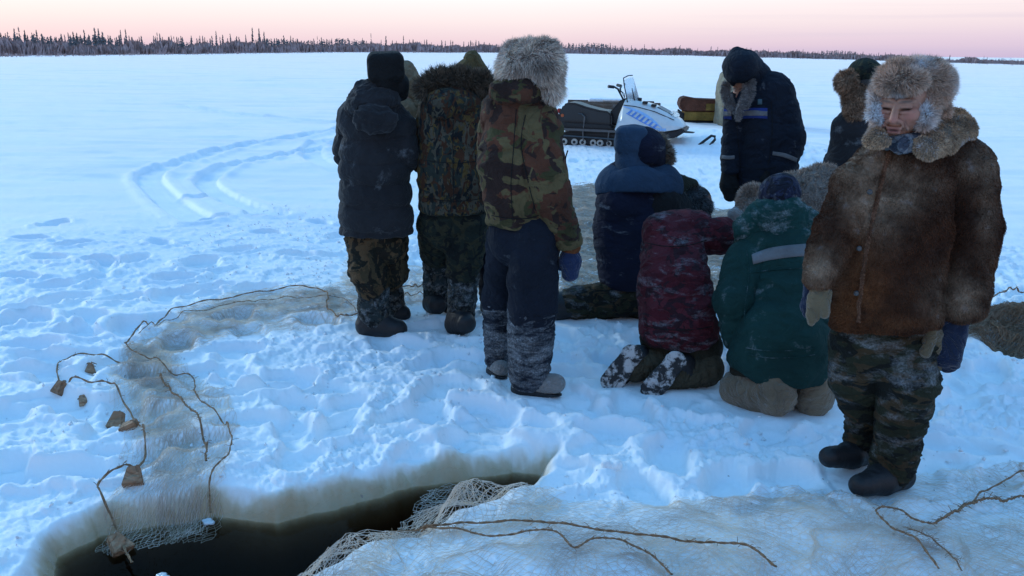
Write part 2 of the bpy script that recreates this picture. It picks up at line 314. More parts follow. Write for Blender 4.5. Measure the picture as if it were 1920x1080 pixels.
# ---------------------------------------------------------------- far shore
def build_trees():
    m, n, l, b = new_mat('spruce'); t = n.new('ShaderNodeObjectInfo'); g = n.new('ShaderNodeNewGeometry')
    ns = nnoise(n, l, g.outputs['Position'], .35, 3); 
    c = nmix(n, l, nmap(n, l, ns.outputs[0], .35, .65), (.12, .115, .115), (.24, .23, .235)); l.new(c, b.inputs['Base Color']); b.inputs['Roughness'].default_value = .95; b.inputs['Specular IOR Level'].default_value = .1  # spruce greys raised: distance haze is put into the base colour
    mb, n, l, b = new_mat('frosted_hazy_brush'); g = n.new('ShaderNodeNewGeometry'); ns = nnoise(n, l, g.outputs['Position'], .5, 4)
    c = nmix(n, l, nmap(n, l, ns.outputs[0], .38, .62), (.30, .20, .18), (.50, .37, .36)); l.new(c, b.inputs['Base Color']); b.inputs['Roughness'].default_value = .95; b.inputs['Specular IOR Level'].default_value = .1  # pale from frost, and lightened further with distance haze in the colour
    rg = np.random.default_rng(5)
    def spruce_geo(h, w, dens=1.0):
        V, T = [], []; nb = int(26*dens)
        V += [(-.012*h, 0, 0), (.012*h, 0, 0), (0, 0, h), (0, -.012*h, 0), (0, .012*h, 0)]; T += [(0, 1, 2), (3, 4, 2)]
        for k in range(nb):
            z = h*(.10+.88*(k+rg.random())/nb); L_ = w*(1-z/h*.93)*rg.uniform(.45, 1.15)+.02*h
            for q in range(4):
                a = rg.uniform(0, 6.28); d = np.array([math.cos(a), math.sin(a)]); p = np.array([-d[1], d[0]]); i = len(V); ww = L_*.35
                V += [(0, 0, z+.03*h), (d[0]*L_, d[1]*L_, z-rg.uniform(.02, .07)*h), (d[0]*L_*.5+p[0]*ww, d[1]*L_*.5+p[1]*ww, z-.05*h), (d[0]*L_*.5-p[0]*ww, d[1]*L_*.5-p[1]*ww, z-.05*h)]
                T += [(i, i+2, i+1), (i, i+1, i+3)]
        return np.array(V), np.array(T)
    kinds = [('narrow dark spruce spire', 1, .10, 1), ('bushy dark spruce', 1, .17, 1.2), ('bare thin dead spruce', 1, .045, .5), ('loose ragged spruce', 1, .13, .7)]
    mes = []
    for k, (nm, h, w_, dn) in enumerate(kinds):
        for v in range(2):
            V, T = spruce_geo(1, w_, dn); mes.append((nm, mesh_np('spruce_tree', V, T, smooth=False)))
    for _, me in mes: me.materials.append(m)
    def shoreat(px):
        py = np.interp(px, [s[0] for s in shore], [s[1] for s in shore]); dd = np.interp(px, [s[0] for s in shore], [s[2] for s in shore]); return py, dd
    # (px, top py, kind) of trees that stand clear of the mass, left end first
    marks = [(8,62,3),(20,58,0),(32,52,0),(43,47,2),(52,55,0),(66,60,3),(75,55,0),(85,62,1),(100,66,0),(110,68,3),(133,60,0),(141,58,0),(148,60,1),(163,54,0),(170,62,3),(183,50,0),(190,52,0),(197,58,1),(210,64,3),(221,68,1),(229,55,0),(240,53,0),(250,67,3),(268,66,1),(290,66,0),(297,58,2),(303,62,0),(330,66,2),(345,68,1),(360,70,1),(377,66,0),(400,66,0),(407,57,0),(420,64,1),(435,62,0),(450,68,1),(463,64,0),(474,50,0),(487,52,0),(497,58,0),(515,70,3),(533,65,0),(546,66,0),(560,72,1),(596,66,2),(636,70,2),(697,60,2),(724,66,0),(757,66,0),(775,74,1),(800,73,1)]
    for k in range(200):
        px = rg.uniform(0, 1920) if k % 4 else rg.uniform(0, 640)
        base, _ = shoreat(px); hgt = np.interp(px, [0, 640, 1300, 1920], [38, 24, 17, 12])*rg.uniform(.9, 1.2)
        marks.append((px, base-hgt, int(rg.choice([0, 0, 1, 3]))))
    lab = ['narrow dark spruce spire standing in the far tree line across the ice', 'bushy dark spruce rounded at the top in the far tree line', 'thin bare dead spruce poking above the far tree line', 'loose ragged spruce with gaps in the far tree line']
    for k, (px, top, kd) in enumerate(marks):
        base, dd = shoreat(px); dist = dd+rg.uniform(6, 45); q = D(px, base, dist); z0 = HZ(q)
        tp = D(px, top, dist); h = tp[2]-z0; h = max(h, 1.2)
        o = bpy.data.objects.new('spruce_tree', mes[kd*2+k % 2][1]); COL.objects.link(o)
        o.location = (q[0], q[1], z0-.1); o.scale = (h*rg.uniform(.85, 1.2),)*2+(h+.1,); o.rotation_euler = (rg.normal()*.02, rg.normal()*.02, rg.uniform(0, 6.3))
        zone = 'above the open ice left of the group' if px < 620 else ('behind the heads of the standing people' if px < 1060 else ('beyond the snowmobile and sledges' if px < 1360 else 'at the far right end of the shore'))
        ht = 'tall' if (base-top) > np.interp(px, [0, 640, 1300, 1920], [40, 25, 17, 12]) else 'short'
        kk = ['narrow dark spruce spire', 'bushy dark spruce', 'thin bare dead spruce', 'loose ragged spruce'][kd]
        tag(o, ht+' '+kk+' '+zone, 'tree', ht+' '+kk+'s '+zone)
    # far wood that reads as one mass, rows behind the shore
    Vs, Ts, off = [], [], 0
    base_g = [spruce_geo(1, w_, .35) for w_ in (.2, .28, .36)]
    for k in range(3600):
        px = rg.uniform(-700, 2700); base, dd = shoreat(px); dist = dd*rg.uniform(1.03, 1.35); q = D(px, base, dist); z0 = HZ(q)
        hp = np.interp(px, [0, 640, 1300, 1920], [30, 19, 13, 9])*(1+.25*math.sin(px*.013)+.15*math.sin(px*.041))*rg.uniform(.7, 1.08); h = hp/F*dist
        V, T = base_g[k % 3]; a = rg.uniform(0, 6.3); W = V*np.array([h*1.1, h*1.1, h]); W = np.c_[W[:, 0]*math.cos(a)-W[:, 1]*math.sin(a), W[:, 0]*math.sin(a)+W[:, 1]*math.cos(a), W[:, 2]]+[q[0], q[1], z0-.2]
        Vs.append(W); Ts.append(T+off); off += len(V)
    me = mesh_np('far_wood', np.concatenate(Vs), np.concatenate(Ts), smooth=False); o = link('far_wood', me, m); tag(o, 'dark mass of stunted spruce wood behind the far shore', 'wood', kind='stuff')
    # frosted willow brush along the bank
    n_ = 100000; px = rg.uniform(-700, 2700, n_); sp = np.array([s[0] for s in shore]); base = np.interp(px, sp, [s[1] for s in shore]); dd = np.interp(px, sp, [s[2] for s in shore])
    dist = dd*(1+rg.uniform(0, .06, n_)); 
    dirs = np.array([ray(a, b_) for a, b_ in zip(px, base)]); q = dirs[:, :2]/dirs[:, 1:2]*dist[:, None]; z0 = H(q)
    hp = np.interp(px, [0, 640, 1300, 1920], [25, 16, 11, 8])*rg.uniform(.4, 1.0, n_)*(1+.8*pn(np.c_[px*.03, px*0, px*0], 5)+.5*pn(np.c_[px*.15, px*0, px*0], 6)); h = hp/F*dist
    sparse = rg.random(n_) < .06; dist2 = dd*rg.uniform(.86, 1, n_); q[sparse] = (dirs[:, :2]/dirs[:, 1:2]*dist2[:, None])[sparse]; z0[sparse] = H(q[sparse]); h[sparse] *= .22
    a = rg.uniform(0, math.pi, n_); ww = h*.11; ln = rg.normal(size=(n_, 2))*.18*h[:, None]
    b0 = np.c_[q, z0-.1]; d = np.c_[np.cos(a)*ww, np.sin(a)*ww*.6, np.zeros(n_)]
    V = np.stack([b0-d, b0+d, b0+np.c_[ln*.6, h*.7]+d*1.2, b0+np.c_[ln, h], b0+np.c_[ln*.6, h*.6]-d*1.3], 1).reshape(-1, 3)
    i = np.arange(n_)[:, None]*5; T = np.concatenate([i+[0, 1, 2], i+[0, 2, 4], i+[4, 2, 3]])
    me = mesh_np('willow_brush', V, T, smooth=False); o = link('willow_brush', me, mb); tag(o, 'low brown frosted brush along the far snowy bank', 'brush', kind='stuff')
build_trees()
# ---------------------------------------------------------------- implicit surfaces for bodies and clothes
FWD = RN @ np.array([0, 0, -1.0])
def depth(p): return float((np.asarray(p)-[0, 0, CH])@FWD)
def pxm(p, r): return r*depth(p)/F
def surfnet(Fd, org, h):
    S = Fd < 0; nx, ny, nz = S.shape
    c = [S[a:nx-1+a, b:ny-1+b, d:nz-1+d] for a in (0, 1) for b in (0, 1) for d in (0, 1)]
    anyc = c[0].copy(); allc = c[0].copy()
    for q in c[1:]: anyc |= q; allc &= q
    mask = anyc & ~allc; idx = np.argwhere(mask); ids = np.full(mask.shape, -1, np.int32); ids[mask] = np.arange(len(idx))
    cor = [(a, b, d) for a in (0, 1) for b in (0, 1) for d in (0, 1)]
    val = np.stack([Fd[idx[:, 0]+a, idx[:, 1]+b, idx[:, 2]+d] for a, b, d in cor], 1)
    pos = np.zeros((len(idx), 3)); cnt = np.zeros(len(idx))
    for i in range(8):
        for j in range(i+1, 8):
            if sum(abs(cor[i][q]-cor[j][q]) for q in range(3)) != 1: continue
            fa, fb = val[:, i], val[:, j]; m = (fa < 0) != (fb < 0); t = fa[m]/(fa[m]-fb[m])
            pos[m] += np.array(cor[i])+(np.array(cor[j])-np.array(cor[i]))*t[:, None]; cnt[m] += 1
    V = (idx+pos/cnt[:, None])*h+org
    Q = []
    for ax in range(3):
        a = [slice(None)]*3; b = [slice(None)]*3; a[ax] = slice(0, -1); b[ax] = slice(1, None)
        ch = S[tuple(a)] != S[tuple(b)]; E = np.argwhere(ch); u, v = [q for q in range(3) if q != ax]
        E = E[(E[:, u] > 0) & (E[:, v] > 0) & (E[:, u] < S.shape[u]-1) & (E[:, v] < S.shape[v]-1)]
        ins = S[E[:, 0], E[:, 1], E[:, 2]]
        def cell(du, dv):
            X = E.copy(); X[:, u] += du; X[:, v] += dv; return ids[X[:, 0], X[:, 1], X[:, 2]]
        q = np.stack([cell(-1, -1), cell(0, -1), cell(0, 0), cell(-1, 0)], 1)
        flip = ins if ax != 1 else ~ins
        q[~flip] = q[~flip][:, ::-1]; Q.append(q)
    Q = np.concatenate(Q); Q = Q[(Q >= 0).all(1)]
    return V, Q
def rot(tilt=0, yaw=0, pitch=0):   # tilt: about the view axis, yaw: about vertical, pitch: about x
    return np.array(Matrix.Rotation(R(yaw), 3, 'Z') @ Matrix.Rotation(R(pitch), 3, 'X') @ Matrix.Rotation(R(-tilt), 3, 'Y'))
class Sdf:
    def __init__(s): s.p = []; s.cuts = []
    def c(s, A, B, ra, rb, n=None, f=1.0): s.p.append(('c', np.array(A, float), np.array(B, float), ra, rb, None if f == 1 else unit(n), f)); return s
    def e(s, C, r, M=None, sub=False): s.p.append(('e', np.array(C, float), np.array(r, float), np.eye(3) if M is None else M, sub)); return s
    def b(s, C, hf, rd, M=None, sub=False): s.p.append(('b', np.array(C, float), np.array(hf, float), rd, np.eye(3) if M is None else M, sub)); return s
    def cut(s, P, n): s.cuts.append((np.array(P, float), unit(n))); return s
    def bounds(s, q):
        if q[0] == 'c': r = max(q[3], q[4]); return np.minimum(q[1], q[2])-r, np.maximum(q[1], q[2])+r
        r = np.linalg.norm(q[2]) if q[0] == 'b' else max(q[2]); return q[1]-r, q[1]+r
    def val(s, q, P):
        if q[0] == 'c':
            rel = P-q[1]; ba = q[2]-q[1]; n, f = q[5], q[6]
            if n is not None:
                rel = rel+n*((rel@n)*(1/f-1))[..., None]; ba = ba+n*((ba@n)*(1/f-1))
            t = np.clip((rel@ba)/(ba@ba+1e-9), 0, 1); d = np.linalg.norm(rel-t[..., None]*ba, axis=-1)-(q[3]+(q[4]-q[3])*t); return d*(1 if f == 1 else (f+1)/2)
        if q[0] == 'e':
            rel = (P-q[1])@q[3]; k0 = np.linalg.norm(rel/q[2], axis=-1); k1 = np.linalg.norm(rel/q[2]**2, axis=-1); return k0*(k0-1)/(k1+1e-6)
        rel = np.abs((P-q[1])@q[4])-(q[2]-q[3]); return np.linalg.norm(np.maximum(rel, 0), axis=-1)+np.minimum(rel.max(-1), 0)-q[3]
    def mesh(s, h, k):
        bs = [s.bounds(q) for q in s.p if not (q[0] in 'eb' and q[-1])]; lo = np.min([b[0] for b in bs], 0)-3*h; hi = np.max([b[1] for b in bs], 0)+3*h
        n = np.ceil((hi-lo)/h).astype(int)+1; Fd = np.full(tuple(n), .2, np.float32)
        for ph in (0, 1):
            for q in s.p:
                sub = q[0] in 'eb' and q[-1]
                if bool(sub) != bool(ph): continue
                b0, b1 = s.bounds(q); mg = k+4*h; i0 = np.maximum(((b0-mg-lo)/h).astype(int), 0); i1 = np.minimum(((b1+mg-lo)/h).astype(int)+2, n)
                if (i1 <= i0).any(): continue
                ax = [np.arange(i0[d], i1[d])*h+lo[d] for d in range(3)]; P = np.stack(np.meshgrid(*ax, indexing='ij'), -1).astype(np.float32)
                d = s.val(q, P).astype(np.float32); sl = tuple(slice(a, b) for a, b in zip(i0, i1)); f = Fd[sl]
                if sub: d = -d; hh = np.maximum(k*.5-np.abs(f-d), 0); Fd[sl] = np.maximum(f, d)+hh*hh/(k*2)
                else: hh = np.maximum(k-np.abs(f-d), 0); Fd[sl] = np.minimum(f, d)-hh*hh/(k*4)
        if s.cuts:
            ax = [np.arange(n[d])*h+lo[d] for d in range(3)]; P = np.stack(np.meshgrid(*ax, indexing='ij'), -1).astype(np.float32)
            for c, nn in s.cuts: Fd = np.maximum(Fd, (P-c)@nn)
        Fd[0] = Fd[-1] = .2; Fd[:, 0] = Fd[:, -1] = .2; Fd[:, :, 0] = Fd[:, :, -1] = .2
        return surfnet(Fd, lo, h)
    def axes(s, V):
        best = np.full(len(V), 1e9); ax = np.tile([0, 0, 1.], (len(V), 1)); al = np.zeros(len(V))
        for q in s.p:
            if q[0] in 'eb' and q[-1]: continue
            d = s.val(q, V); m = d < best; best[m] = d[m]
            if q[0] == 'c':
                a = unit(q[2]-q[1])
                if np.linalg.norm(q[2]-q[1]) < 1.2*max(q[3], q[4]): a = np.array([0, 0, 1.])
            else: a = np.array([0, 0, 1.])
            ax[m] = a; al[m] = (V[m]-q[1])@a if q[0] == 'c' else V[m][:, 2]
        return ax, al
def foldit(s, V, Q, amp, fa=13, fc=4.5, seed=0, ridge=True, fine=True):
    Nn = vnormals(V, Q); ax, al = s.axes(V)
    w_ = np.c_[pn(V*4, seed+5), pn(V*4, seed+6), pn(V*4, seed+7)]*.09
    q = (V+w_)*fc+ax*((al+(w_*ax).sum(1))*(fa-fc))[:, None]
    amp = amp*1.25; n1 = pn(q, seed)
    d = amp*((1-np.abs(n1)*3.2)*.55 if ridge else n1*1.6)+amp*.55*pn(V*7, seed+9)*1.4
    if fine: d = d+amp*.38*(1-np.abs(pn(q*2.3, seed+3))*3.5)
    return V+Nn*d[:, None]
def fur(V, Q, n, length, width, comb=(0, 0, -1), cw=.5, messy=.35, col=(.3, .27, .24), var=.3, patch=None, seed=1, clump=.6, keep=None, tipdark=None):
    """blades of fur over a surface -> V, tris+quads, colours"""
    rg = np.random.default_rng(seed); A, B, C_, Dd = V[Q[:, 0]], V[Q[:, 1]], V[Q[:, 2]], V[Q[:, 3]]
    area = np.linalg.norm(np.cross(B-A, C_-A), axis=1)+1e-12; pick = rg.choice(len(Q), n, p=area/area.sum())
    u, v = rg.random((2, n, 1)); P = (A[pick]*(1-u)+B[pick]*u)*(1-v)+(Dd[pick]*(1-u)+C_[pick]*u)*v
    Nn = vnormals(V, Q); nr = Nn[Q[pick, 0]]
    if keep is not None:
        m = keep(P); P, nr = P[m], nr[m]; n = len(P)
    comb = np.asarray(comb, float); cb = np.tile(comb, (n, 1)) if comb.ndim == 1 else comb
    cl = np.c_[pn(P*20, seed), pn(P*20, seed+1), pn(P*20, seed+2)]*2.6*clump+np.c_[pn(P*60, seed+4), pn(P*60, seed+5), pn(P*60, seed+6)]*1.6*clump
    d = nr+cb*cw+cl+rg.normal(size=(n, 3))*messy*.5; d /= np.linalg.norm(d, axis=1)[:, None]
    Ln = (length*rg.uniform(.5, 1.1, n)*(1+.35*pn(P*20, seed+3)))[:, None]
    side = np.cross(d, rg.normal(size=(n, 3))); side /= np.linalg.norm(side, axis=1)[:, None]+1e-9; side *= width*.5
    mid = P+d*Ln*.55; d2 = d+cb*cw*.7+rg.normal(size=(n, 3))*messy*.4; d2 /= np.linalg.norm(d2, axis=1)[:, None]
    tip = mid+d2*Ln*.5
    W = np.stack([P-side-nr*.002, P+side-nr*.002, mid+side*.8, mid-side*.8, tip], 1).reshape(-1, 3)
    i = np.arange(n)[:, None]*5
    base = np.array(col)*(1+var*rg.normal(size=(n, 1)))*(1+.5*pn(P*14, seed+8)[:, None]); base = np.clip(base, .01, .95)
    if patch is not None: base = patch(P, base, rg)
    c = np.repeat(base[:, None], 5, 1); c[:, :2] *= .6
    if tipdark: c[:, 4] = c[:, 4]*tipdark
    return W, [i+[0, 1, 2, 3], i+[3, 2, 4]], np.clip(c.reshape(-1, 3), 0, 1)
FURM, n, l, b = new_mat('fur')
at = n.new('ShaderNodeAttribute'); at.attribute_name = 'Col'; l.new(at.outputs['Color'], b.inputs['Base Color']); b.inputs['Roughness'].default_value = .7; b.inputs['Specular IOR Level'].default_value = .15
def furmesh(name, V, Q, base_col, parent, origin, layers):
    """skin + fur blades in one mesh"""
    Vs = [V-origin]; quads = [Q]; tris = []; cols = [np.tile(base_col, (len(V), 1))*(1+.5*pn(V*25, 3))[:, None]]; off = len(V)
    for kw in layers:
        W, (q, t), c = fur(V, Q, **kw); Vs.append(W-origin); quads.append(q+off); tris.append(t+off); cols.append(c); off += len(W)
    me = mesh_np(name, np.concatenate(Vs), [np.concatenate(quads), np.concatenate(tris)], col=np.clip(np.concatenate(cols), 0, 1))
    return link(name, me, FURM, parent)
# ---------------------------------------------------------------- cloth materials
def cloth(name, cols=None, base=(.03, .03, .035), scale=6, dist=.8, stretch=(1, 1, 1), frost=0., fscale=9, fstretch=(1, 1, 1), rough=.9, weave=420, bump=.35, fuzz=.0, smudge=.25, frostcol=(.42, .45, .48), upfrost=0.):
    m, n, l, b = new_mat(name); t = n.new('ShaderNodeTexCoord')
    mp = n.new('ShaderNodeMapping'); mp.inputs['Scale'].default_value = stretch; l.new(t.outputs['Object'], mp.inputs[0])
    if cols:
        c = (*cols[0],)
        cur = None
        for i, cc in enumerate(cols[1:]):
            mp2 = n.new('ShaderNodeMapping'); mp2.inputs['Scale'].default_value = stretch; mp2.inputs['Location'].default_value = (i*3.7, i*1.9, i*5.3); l.new(t.outputs['Object'], mp2.inputs[0])
            x = nnoise(n, l, mp2.outputs[0], scale*(1+.25*i), 3, .5, dist); f = nmap(n, l, x.outputs[0], .515+.012*i, .53+.012*i)
            cur = nmix(n, l, f, cols[0] if cur is None else cur, cc)
    else:
        rgb = n.new('ShaderNodeRGB'); rgb.outputs[0].default_value = (*base, 1); cur = rgb.outputs[0]
    sm = nnoise(n, l, t.outputs['Object'], 4.5, 4, .6)
    k = nmap(n, l, sm.outputs[0], .3, .7, 1-smudge, 1+smudge); hs = n.new('ShaderNodeHueSaturation'); l.new(cur, hs.inputs['Color']); l.new(k, hs.inputs['Value']); cur = hs.outputs[0]
    if frost:
        mf = n.new('ShaderNodeMapping'); mf.inputs['Scale'].default_value = fstretch; l.new(t.outputs['Object'], mf.inputs[0])
        a = nnoise(n, l, mf.outputs[0], fscale, 6, .7, .3); b2 = nnoise(n, l, t.outputs['Object'], 120, 3, .6)
        f = nmath(n, l, 'MULTIPLY', nmap(n, l, a.outputs[0], .64-frost*.22, .84-frost*.22), nmap(n, l, b2.outputs[0], .25, .75))
        cur = nmix(n, l, nmath(n, l, 'MINIMUM', nmath(n, l, 'MULTIPLY', f, .75), .6), cur, frostcol)
    l.new(cur, b.inputs['Base Color']); b.inputs['Roughness'].default_value = rough; b.inputs['Specular IOR Level'].default_value = .2
    b.inputs['Sheen Weight'].default_value = fuzz; b.inputs['Sheen Roughness'].default_value = .5
    w1 = nnoise(n, l, t.outputs['Object'], weave, 2, .5); w2 = nnoise(n, l, t.outputs['Object'], 38, 4, .6)
    w3 = nnoise(n, l, t.outputs['Object'], 8, 4, .5, 1.6); cre = nmath(n, l, 'POWER', nmath(n, l, 'ABSOLUTE', nmath(n, l, 'SUBTRACT', w3.outputs[0], .5), 0), .6)
    hh = nmath(n, l, 'ADD', nmath(n, l, 'ADD', nmath(n, l, 'MULTIPLY', w1.outputs[0], .18), w2.outputs[0]), nmath(n, l, 'MULTIPLY', cre, 2.6)); nbump(n, l, b, hh, min(1, bump*2.0), .012)
    return m
def plain(name, col, rough=.6, metal=0., spec=.4, bump=0., bs=60, var=.15):
    m, n, l, b = new_mat(name); t = n.new('ShaderNodeTexCoord'); x = nnoise(n, l, t.outputs['Object'], bs*.2, 4)
    c = nmix(n, l, nmap(n, l, x.outputs[0], .3, .7), [v*(1-var) for v in col], [min(1, v*(1+var)) for v in col]); l.new(c, b.inputs['Base Color'])
    b.inputs['Roughness'].default_value = rough; b.inputs['Metallic'].default_value = metal; b.inputs['Specular IOR Level'].default_value = spec
    if bump: y = nnoise(n, l, t.outputs['Object'], bs, 4); nbump(n, l, b, y.outputs[0], bump, .01)
    return m
# ---------------------------------------------------------------- head with a face
def head_sdf(C, M, sc_=1.0, open_=.004):
    s = Sdf(); T = lambda p: C+M@(np.array(p)*sc_); k = sc_
    s.e(T((0, -.022, .03)), np.array((.078, .098, .1))*k, M); s.e(T((0, .015, -.035)), np.array((.064, .07, .08))*k, M)
    s.e(T((0, .052, -.098)), np.array((.03, .026, .022))*k, M)
    for q in (-1, 1):
        s.e(T((q*.042, .052, -.028)), np.array((.028, .026, .026))*k, M)
        s.e(T((q*.014, .091, -.043)), np.array((.009, .011, .008))*k, M)
        s.e(T((q*.079, -.01, -.01)), np.array((.008, .02, .03))*k, M)
        s.c(T((q*.012, .087, .021)), T((q*.05, .068, .019)), .010*k, .009*k)
        s.c(T((q*.018, .0855, .0035)), T((q*.044, .074, .002)), .0075*k, .006*k)   # lids
    for q in (-1, 1): s.c(T((q*.020, .0855, -.0165)), T((q*.042, .0745, -.0155)), .0062*k, .0055*k); s.c(T((q*.026, .088, -.050)), T((q*.040, .074, -.072)), .0075*k, .0065*k)
    s.c(T((0, .081, .008)), T((0, .106, -.036)), .0095*k, .0135*k)
    s.c(T((-.02, .0865, -.069)), T((.02, .0865, -.069)), .006*k, .006*k); s.c(T((-.016, .086, -.083)), T((.016, .086, -.083)), .007*k, .007*k)
    s.c(T((0, -.02, -.06)), T((0, -.025, -.115)), .052*k, .050*k)
    for q in (-1, 1):
        s.e(T((q*.030, .094, -.0055)), np.array((.0145, .010, .0042))*k, M, sub=True)
        s.e(T((q*.031, .094, .012)), np.array((.017, .008, .005))*k, M, sub=True)
        s.e(T((q*.030, .094, -.062)), M@np.diag((1, 1, 1))@np.array((.0, 0, 0))+np.array((.005, .010, .017))*k, M, sub=True)
    s.e(T((0, .098, -.0765)), np.array((.02, .012, open_))*k, M, sub=True)
    return s
SKIN, n, l, b = new_mat('skin'); at = n.new('ShaderNodeAttribute'); at.attribute_name = 'Col'; l.new(at.outputs['Color'], b.inputs['Base Color'])
b.inputs['Roughness'].default_value = .55; b.inputs['Subsurface Weight'].default_value = .12; b.inputs['Subsurface Radius'].default_value = (.01, .004, .002); b.inputs['Subsurface Scale'].default_value = .5
t = n.new('ShaderNodeTexCoord'); x = nnoise(n, l, t.outputs['Object'], 180, 3); nbump(n, l, b, x.outputs[0], .2, .003)
def head_cols(V, C, M, sc_=1.0, base=(.34, .165, .108)):
    q = ((V-C)@M)/sc_; col = np.tile(base, (len(V), 1)).astype(float)*(1+.16*pn(V*45, 4))[:, None]*(1+.1*pn(V*160, 6))[:, None]
    def put(m, c, a): 
        m = np.clip(m, 0, 1)[:, None]*a; return col*(1-m)+np.array(c)*m
    f = q[:, 1] > .03
    for s_ in (-1, 1):
        col = put(np.exp(-((q[:, 0]-s_*.045)/.025)**2-((q[:, 2]+.03)/.025)**2)*f, (.46, .15, .11), .6)
        col = put(np.exp(-(((q[:, 0]-s_*.031)/.015)**4)-((q[:, 2]+.0055+.0002)/.0046)**2)*f, (.010, .008, .008), .97)
        col = put(np.exp(-(((q[:, 0]-s_*.032)/.019)**4)-((q[:, 2]-.021)/.0045)**2)*f, (.05, .035, .03), .8)
        col = put(np.exp(-((np.abs(q[:, 0])-.034-(-q[:, 2]-.055)*.25)/.003)**2-((q[:, 2]+.062)/.02)**4)*f, (.16, .07, .05), .55)
    col = put(np.exp(-((q[:, 0])/.014)**2-((q[:, 2]+.036)/.016)**2)*(q[:, 1] > .085), (.5, .17, .13), .6)
    col = put(np.exp(-((q[:, 0])/.022)**4-((q[:, 2]+.076)/.011)**4)*f, (.30, .09, .08), .7)
    col = put(np.exp(-((q[:, 0])/.018)**4-((q[:, 2]+.0765)/.003)**2)*f, (.03, .01, .01), .9)
    m_ = (sst(-q[:, 1], .0, .03)*sst(q[:, 2], -.09, -.05))[:, None]; col = col*(1-m_)+np.array((.012, .011, .011))*m_
    return np.clip(col, 0, 1)
# ---------------------------------------------------------------- a person
class Person:
    def __init__(s, label, px, py, Y, group='people gathered round the fishing net'):
        s.Y = Y; b_ = D(px, py, Y); s.o = np.array([b_[0], Y, 0.0]); s.root = empty('person', s.o, label, 'person', group); s.limbs = []
        s.vx = unit([ray(px, py)[1], -ray(px, py)[0], 0]); s.vn = unit([ray(px, py)[0], ray(px, py)[1], 0])   # across and away from the eye
        s.M0 = np.stack([s.vx, s.vn, [0, 0, 1.]], 1)
    def P(s, a): return D(a[0], a[1], s.Y+a[2])
    def fill(s, S, prims):
        for q in prims:
            t = q[0]
            if t == 'c':
                A, B = s.P(q[1]), s.P(q[2]); f = q[3] if len(q) > 3 else 1.; S.c(A, B, pxm(A, q[1][3]), pxm(B, q[2][3]), s.vn, f)
            elif t in ('e', '-e'):
                C_ = s.P(q[1]); k = pxm(C_, 1.); rt = q[3] if len(q) > 3 else (0, 0, 0); S.e(C_, np.array(q[2])*k, s.M0@rot(*rt), t == '-e')
            elif t in ('b', '-b'):
                C_ = s.P(q[1]); k = pxm(C_, 1.); rt = q[4] if len(q) > 4 else (0, 0, 0); S.b(C_, np.array(q[2])*k, q[3]*k, s.M0@rot(*rt), t == '-b')
            elif t == 'cut': S.cut(s.P(q[1]), q[2])
        return S
    def part(s, name, mat, prims, h=.010, k=.03, amp=.008, fa=13, fc=4.5, seed=1, ridge=True, post=None, limb=False, fine=True, label=None, parent=None):
        S = s.fill(Sdf(), prims); V, Q = S.mesh(h, k)
        if amp: V = foldit(S, V, Q, amp, fa, fc, seed, ridge, fine)
        if post: V = post(V, vnormals(V, Q))
        o = link(name, mesh_np(name, V-s.o, Q), mat, parent or s.root)
        if label: o['label'] = label
        if limb: s.limbs += [q for q in S.p if q[0] == 'c']
        s.last = (V, Q); return o
    def furpart(s, name, prims, base_col, layers, h=.009, k=.03, amp=.006, seed=1, label=None, parent=None):
        S = s.fill(Sdf(), prims); V, Q = S.mesh(h, k); V = foldit(S, V, Q, amp, 9, 6, seed, False)
        o = furmesh(name, V, Q, base_col, parent or s.root, s.o, layers)
        if label: o['label'] = label
        s.last = (V, Q); return o
    def body(s, hc, yaw=180, pitch=0, tilt=0, face=False, sc_=1.0, hh=None):
        """one continuous body inside the clothes, with its head at hc"""
        C_ = s.P(hc); M = s.M0@rot(tilt, yaw, pitch); S = head_sdf(C_, M, sc_); 
        nk = C_+M@np.array((0, -.02, -.10)); chest = s.limbs[0][1]
        def addl(S2):
            S2.c(nk, chest, .046, .055)
            for q in s.limbs:
                A, B_ = q[1], q[2]; u = unit(B_-A); e = np.linalg.norm(B_-A)*.4
                if q[3] > .11: A = A+u*min(q[3]*.30, e)
                if q[4] > .11: B_ = B_-u*min(q[4]*.7, e)
                S2.c(A, B_, q[3]*.62, q[4]*.62, q[5] if q[5] is not None else (0, 1, 0), q[6])
        if not face:
            S2 = S; addl(S2)
            V, Q = S2.mesh(.011, .02); cols = head_cols(V, C_, M, sc_)
        else:
            V, Q = S.mesh(hh or .0028, .008); cols = head_cols(V, C_, M, sc_); V = V+vnormals(V, Q)*(pn(V*75, 3)*.0008+pn(V*160, 5)*.0006)[:, None]
            S2 = Sdf(); addl(S2)
            V2, Q2 = S2.mesh(.014, .03); Q = np.vstack([Q, Q2+len(V)]); V = np.vstack([V, V2]); cols = np.vstack([cols, np.tile((.3, .15, .11), (len(V2), 1))])
        link('body', mesh_np('body', V-s.o, Q, col=cols), SKIN, s.root)
